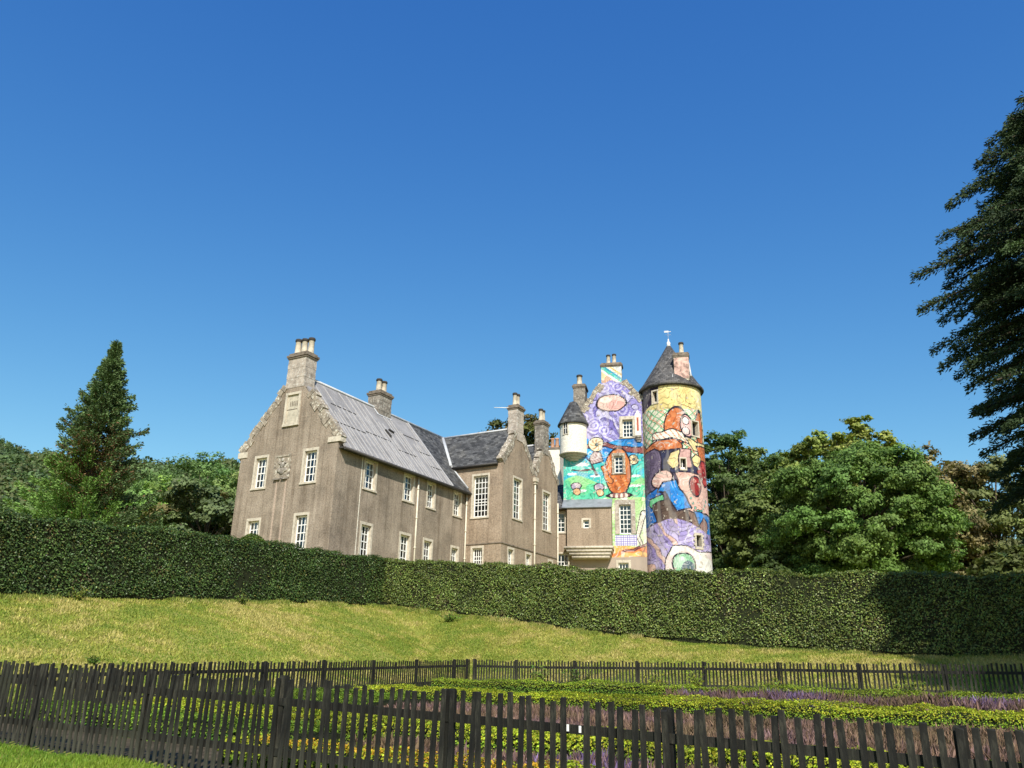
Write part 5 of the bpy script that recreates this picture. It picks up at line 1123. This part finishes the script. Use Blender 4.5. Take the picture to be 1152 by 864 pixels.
# far wooded hillside: one mass of crowns
def forest(seed=401):
    r = np.random.default_rng(seed); cs, ns, cl, sz = [], [], [], []
    n = 0
    while n < 1250:
        y = 165+(r.random()**1.2)*250; x = -y*r.uniform(.12, .78)
        if x > -40: continue
        z = float(zg(x, y)); R0 = r.uniform(3.5, 6.5)*(1+y/900); base = np.array(((.088, .135, .050), (.112, .155, .052), (.076, .115, .048), (.120, .132, .055))[r.integers(0, 4)])*math.exp(r.normal(0, .18)); m = 360  # crown colours lightened to stand in for thin distance haze
        d = unit(r.normal(size=(m, 3))); d[:, 2] = abs(d[:, 2])*1.1-.15; lump = r.uniform(.72, 1.08, (m, 1)); c = d*R0*lump*np.array((1, 1, .95))+np.array((x, y, z+R0*.75))
        cs.append(c); ns.append(unit(d+r.normal(size=(m, 3))*.5)); cl.append(base*np.exp(r.normal(0, .22, (m, 1)))); sz.append(R0*.078*r.uniform(.6, 1.4, m)); n += 1
    c, nn, cc, s = (np.concatenate(q) for q in (cs, ns, cl, sz)); V, F = leaf_arrays(c, nn, s, s*.7)
    tag(mesh_np('wooded_hill', V, F, M['leaf'], col=rep4(np.clip(cc, .003, .8))), 'far hillside covered with dense mixed woodland on the left', 'woodland', kind='stuff')
forest()

# ================================================================ grass
def grass(name, label, u, v, h, w, cols, seed, patchy=.5):
    r = np.random.default_rng(seed); n = len(u); x, y = XY(u, v); z = zg(x, y); p = vn(x, y, .45, seed)*.5+vn(x, y, 1.7, seed+1)*.5; p = np.clip(.5+(p-.5)*1.5, 0, 1)
    hh = h*r.uniform(.5, 1.3, n)*(.6+.9*p); d = unit(np.stack([r.normal(0, .45, n), r.normal(0, .45, n), np.ones(n)], 1)); c = np.stack([x, y, z-.01], 1)
    V, F = sprig_arrays(c, d, hh, w*r.uniform(.6, 1.4, n)); k = np.digitize(p+r.normal(0, .13, n), np.linspace(.3, .7, len(cols)-1)); cc = np.asarray(cols)[k]*np.exp(r.normal(0, .22, (n, 1)))
    tag(mesh_np(name, V, F, M['blade'], col=rep4(np.clip(cc, .003, .8))), label, 'grass', kind='stuff')
r = np.random.default_rng(501)
n = 150000; u = r.uniform(3.5, 13.6, n); v = r.uniform(-28, 2, n); 
n2 = 130000; u2 = r.uniform(8, 38, n2); v2 = r.uniform(-6.5, .9, n2); ok = (u2 > 13.6) | (v2 > -6.5)
GC = [(.16, .225, .030), (.245, .28, .045), (.34, .33, .072), (.44, .375, .13)]
grass('bank_grass', 'rough yellow green grass on the bank between the fences and the hedge', np.concatenate([u, u2[ok]]), np.concatenate([v, v2[ok]]), .095, .014, GC, 502)
n = 120000; u = r.uniform(17, 33.5, n); v = -27.35-(r.random(n)**1.2)*5.5
grass('near_grass', 'bright green lawn in front of the nearest picket fence', u, v, .07, .0055, [(.11, .20, .018), (.15, .24, .024), (.19, .26, .03)], 503)
n = 16000; u = 3.42+abs(r.normal(0, .28, n)); v = r.uniform(-26, .6, n); m_ = vn(u*.3, v, .9, 520) > .42
n2 = 16000; u2 = r.uniform(4, 38, n2); v2 = .78-abs(r.normal(0, .26, n2)); m2 = vn(u2, v2*.3, .9, 521) > .42
n3 = 9000; u3 = 13.62-abs(r.normal(0, .2, n3)); v3 = r.uniform(-27, -6.6, n3); n4 = 12000; u4 = r.uniform(13.7, 38, n4); v4 = -6.5+abs(r.normal(0, .25, n4))
grass('rank_grass', 'taller rank grass along the feet of the hedges and fences', np.concatenate([u[m_], u2[m2], u3, u4]), np.concatenate([v[m_], v2[m2], v3, v4]), .18, .013, [(.12, .17, .028), (.20, .25, .04), (.30, .31, .07), (.44, .38, .15)], 505)
n = 26000; u = r.uniform(14, 38, n); v = r.uniform(-9.9, -6.7, n)
grass('garden_grass', 'weedy green grass along the inside of the far picket fence', u, v, .11, .012, GC[:3], 504)

# weeds and tufts
def weed(name, label, u, v, h, w, n, col, seed):
    r = np.random.default_rng(seed); x, y = XY(u, v); z0 = float(zg(x, y)); t = tag(empty(name, (x, y, z0)), label, 'plant', 'weeds on the bank and along the far fence'); k = MB(); cs = []
    for i in range(max(4, n//14)):
        a = r.uniform(0, 6.28); e = np.array((math.cos(a)*w*r.uniform(.2, 1), math.sin(a)*w*r.uniform(.2, 1), h*r.uniform(.5, 1.05))); k.tube([(0, 0, -.03), e*np.array((.4, .4, .6)), e], [.008, .006, .003], 4)
        q = r.uniform(.2, 1, 14)[:, None]; cs.append(e*q*np.concatenate([q**.3, q**.3, q**0], 1)+r.normal(0, .035, (14, 3)))
    k.build('stems', M['bark'], t); c = np.concatenate(cs); m = len(c); V, F = leaf_arrays(c, unit(r.normal(size=(m, 3))+np.array((0, -.3, .7))), .05*r.uniform(.6, 1.3, m), .026)
    mesh_np('leaves', V, F, M['leaf'], t, col=rep4(tint(col, m, .25)))
G_ = (.14, .21, .035); Y_ = (.20, .24, .03)
weed('weed', 'leafy green weed at the far fence nearest the fence corner', 16.8, -7.0, .85, .5, 260, G_, 601)
weed('weed', 'wide scrambling weed on the far fence under the base of the painted keep', 18.3, -7.0, .75, .7, 300, (.085, .135, .025), 602)
weed('weed', 'yellow green spiky plant against the far fence under the painted round tower', 21.3, -7.1, .65, .45, 220, Y_, 603)
weed('weed', 'taller yellow green plant against the far fence just right of the round tower', 22.6, -7.1, .8, .5, 240, Y_, 604)
weed('weed', 'small yellow green plant at the far fence in the right half of the garden', 25.1, -7.1, .6, .35, 160, Y_, 605)
weed('weed', 'green sprawling weed at the far fence near the shaded right end', 29.0, -7.1, .55, .6, 200, (.12, .17, .03), 606)
weed('weed', 'tall grassy weed at the foot of the left hedge', 4.1, -17.0, .55, .5, 260, (.16, .19, .035), 607)
weed('weed', 'bushy weed at the foot of the left hedge nearer the corner', 4.1, -9.6, .5, .35, 200, (.12, .16, .03), 608)
weed('weed', 'low green weed alone on the open grass of the left bank', 10.3, -20.3, .22, .3, 130, (.11, .17, .03), 609)
weed('weed', 'lush green tuft at the corner where the two hedge runs meet', 8.4, -.3, .45, .7, 420, (.15, .23, .04), 610)
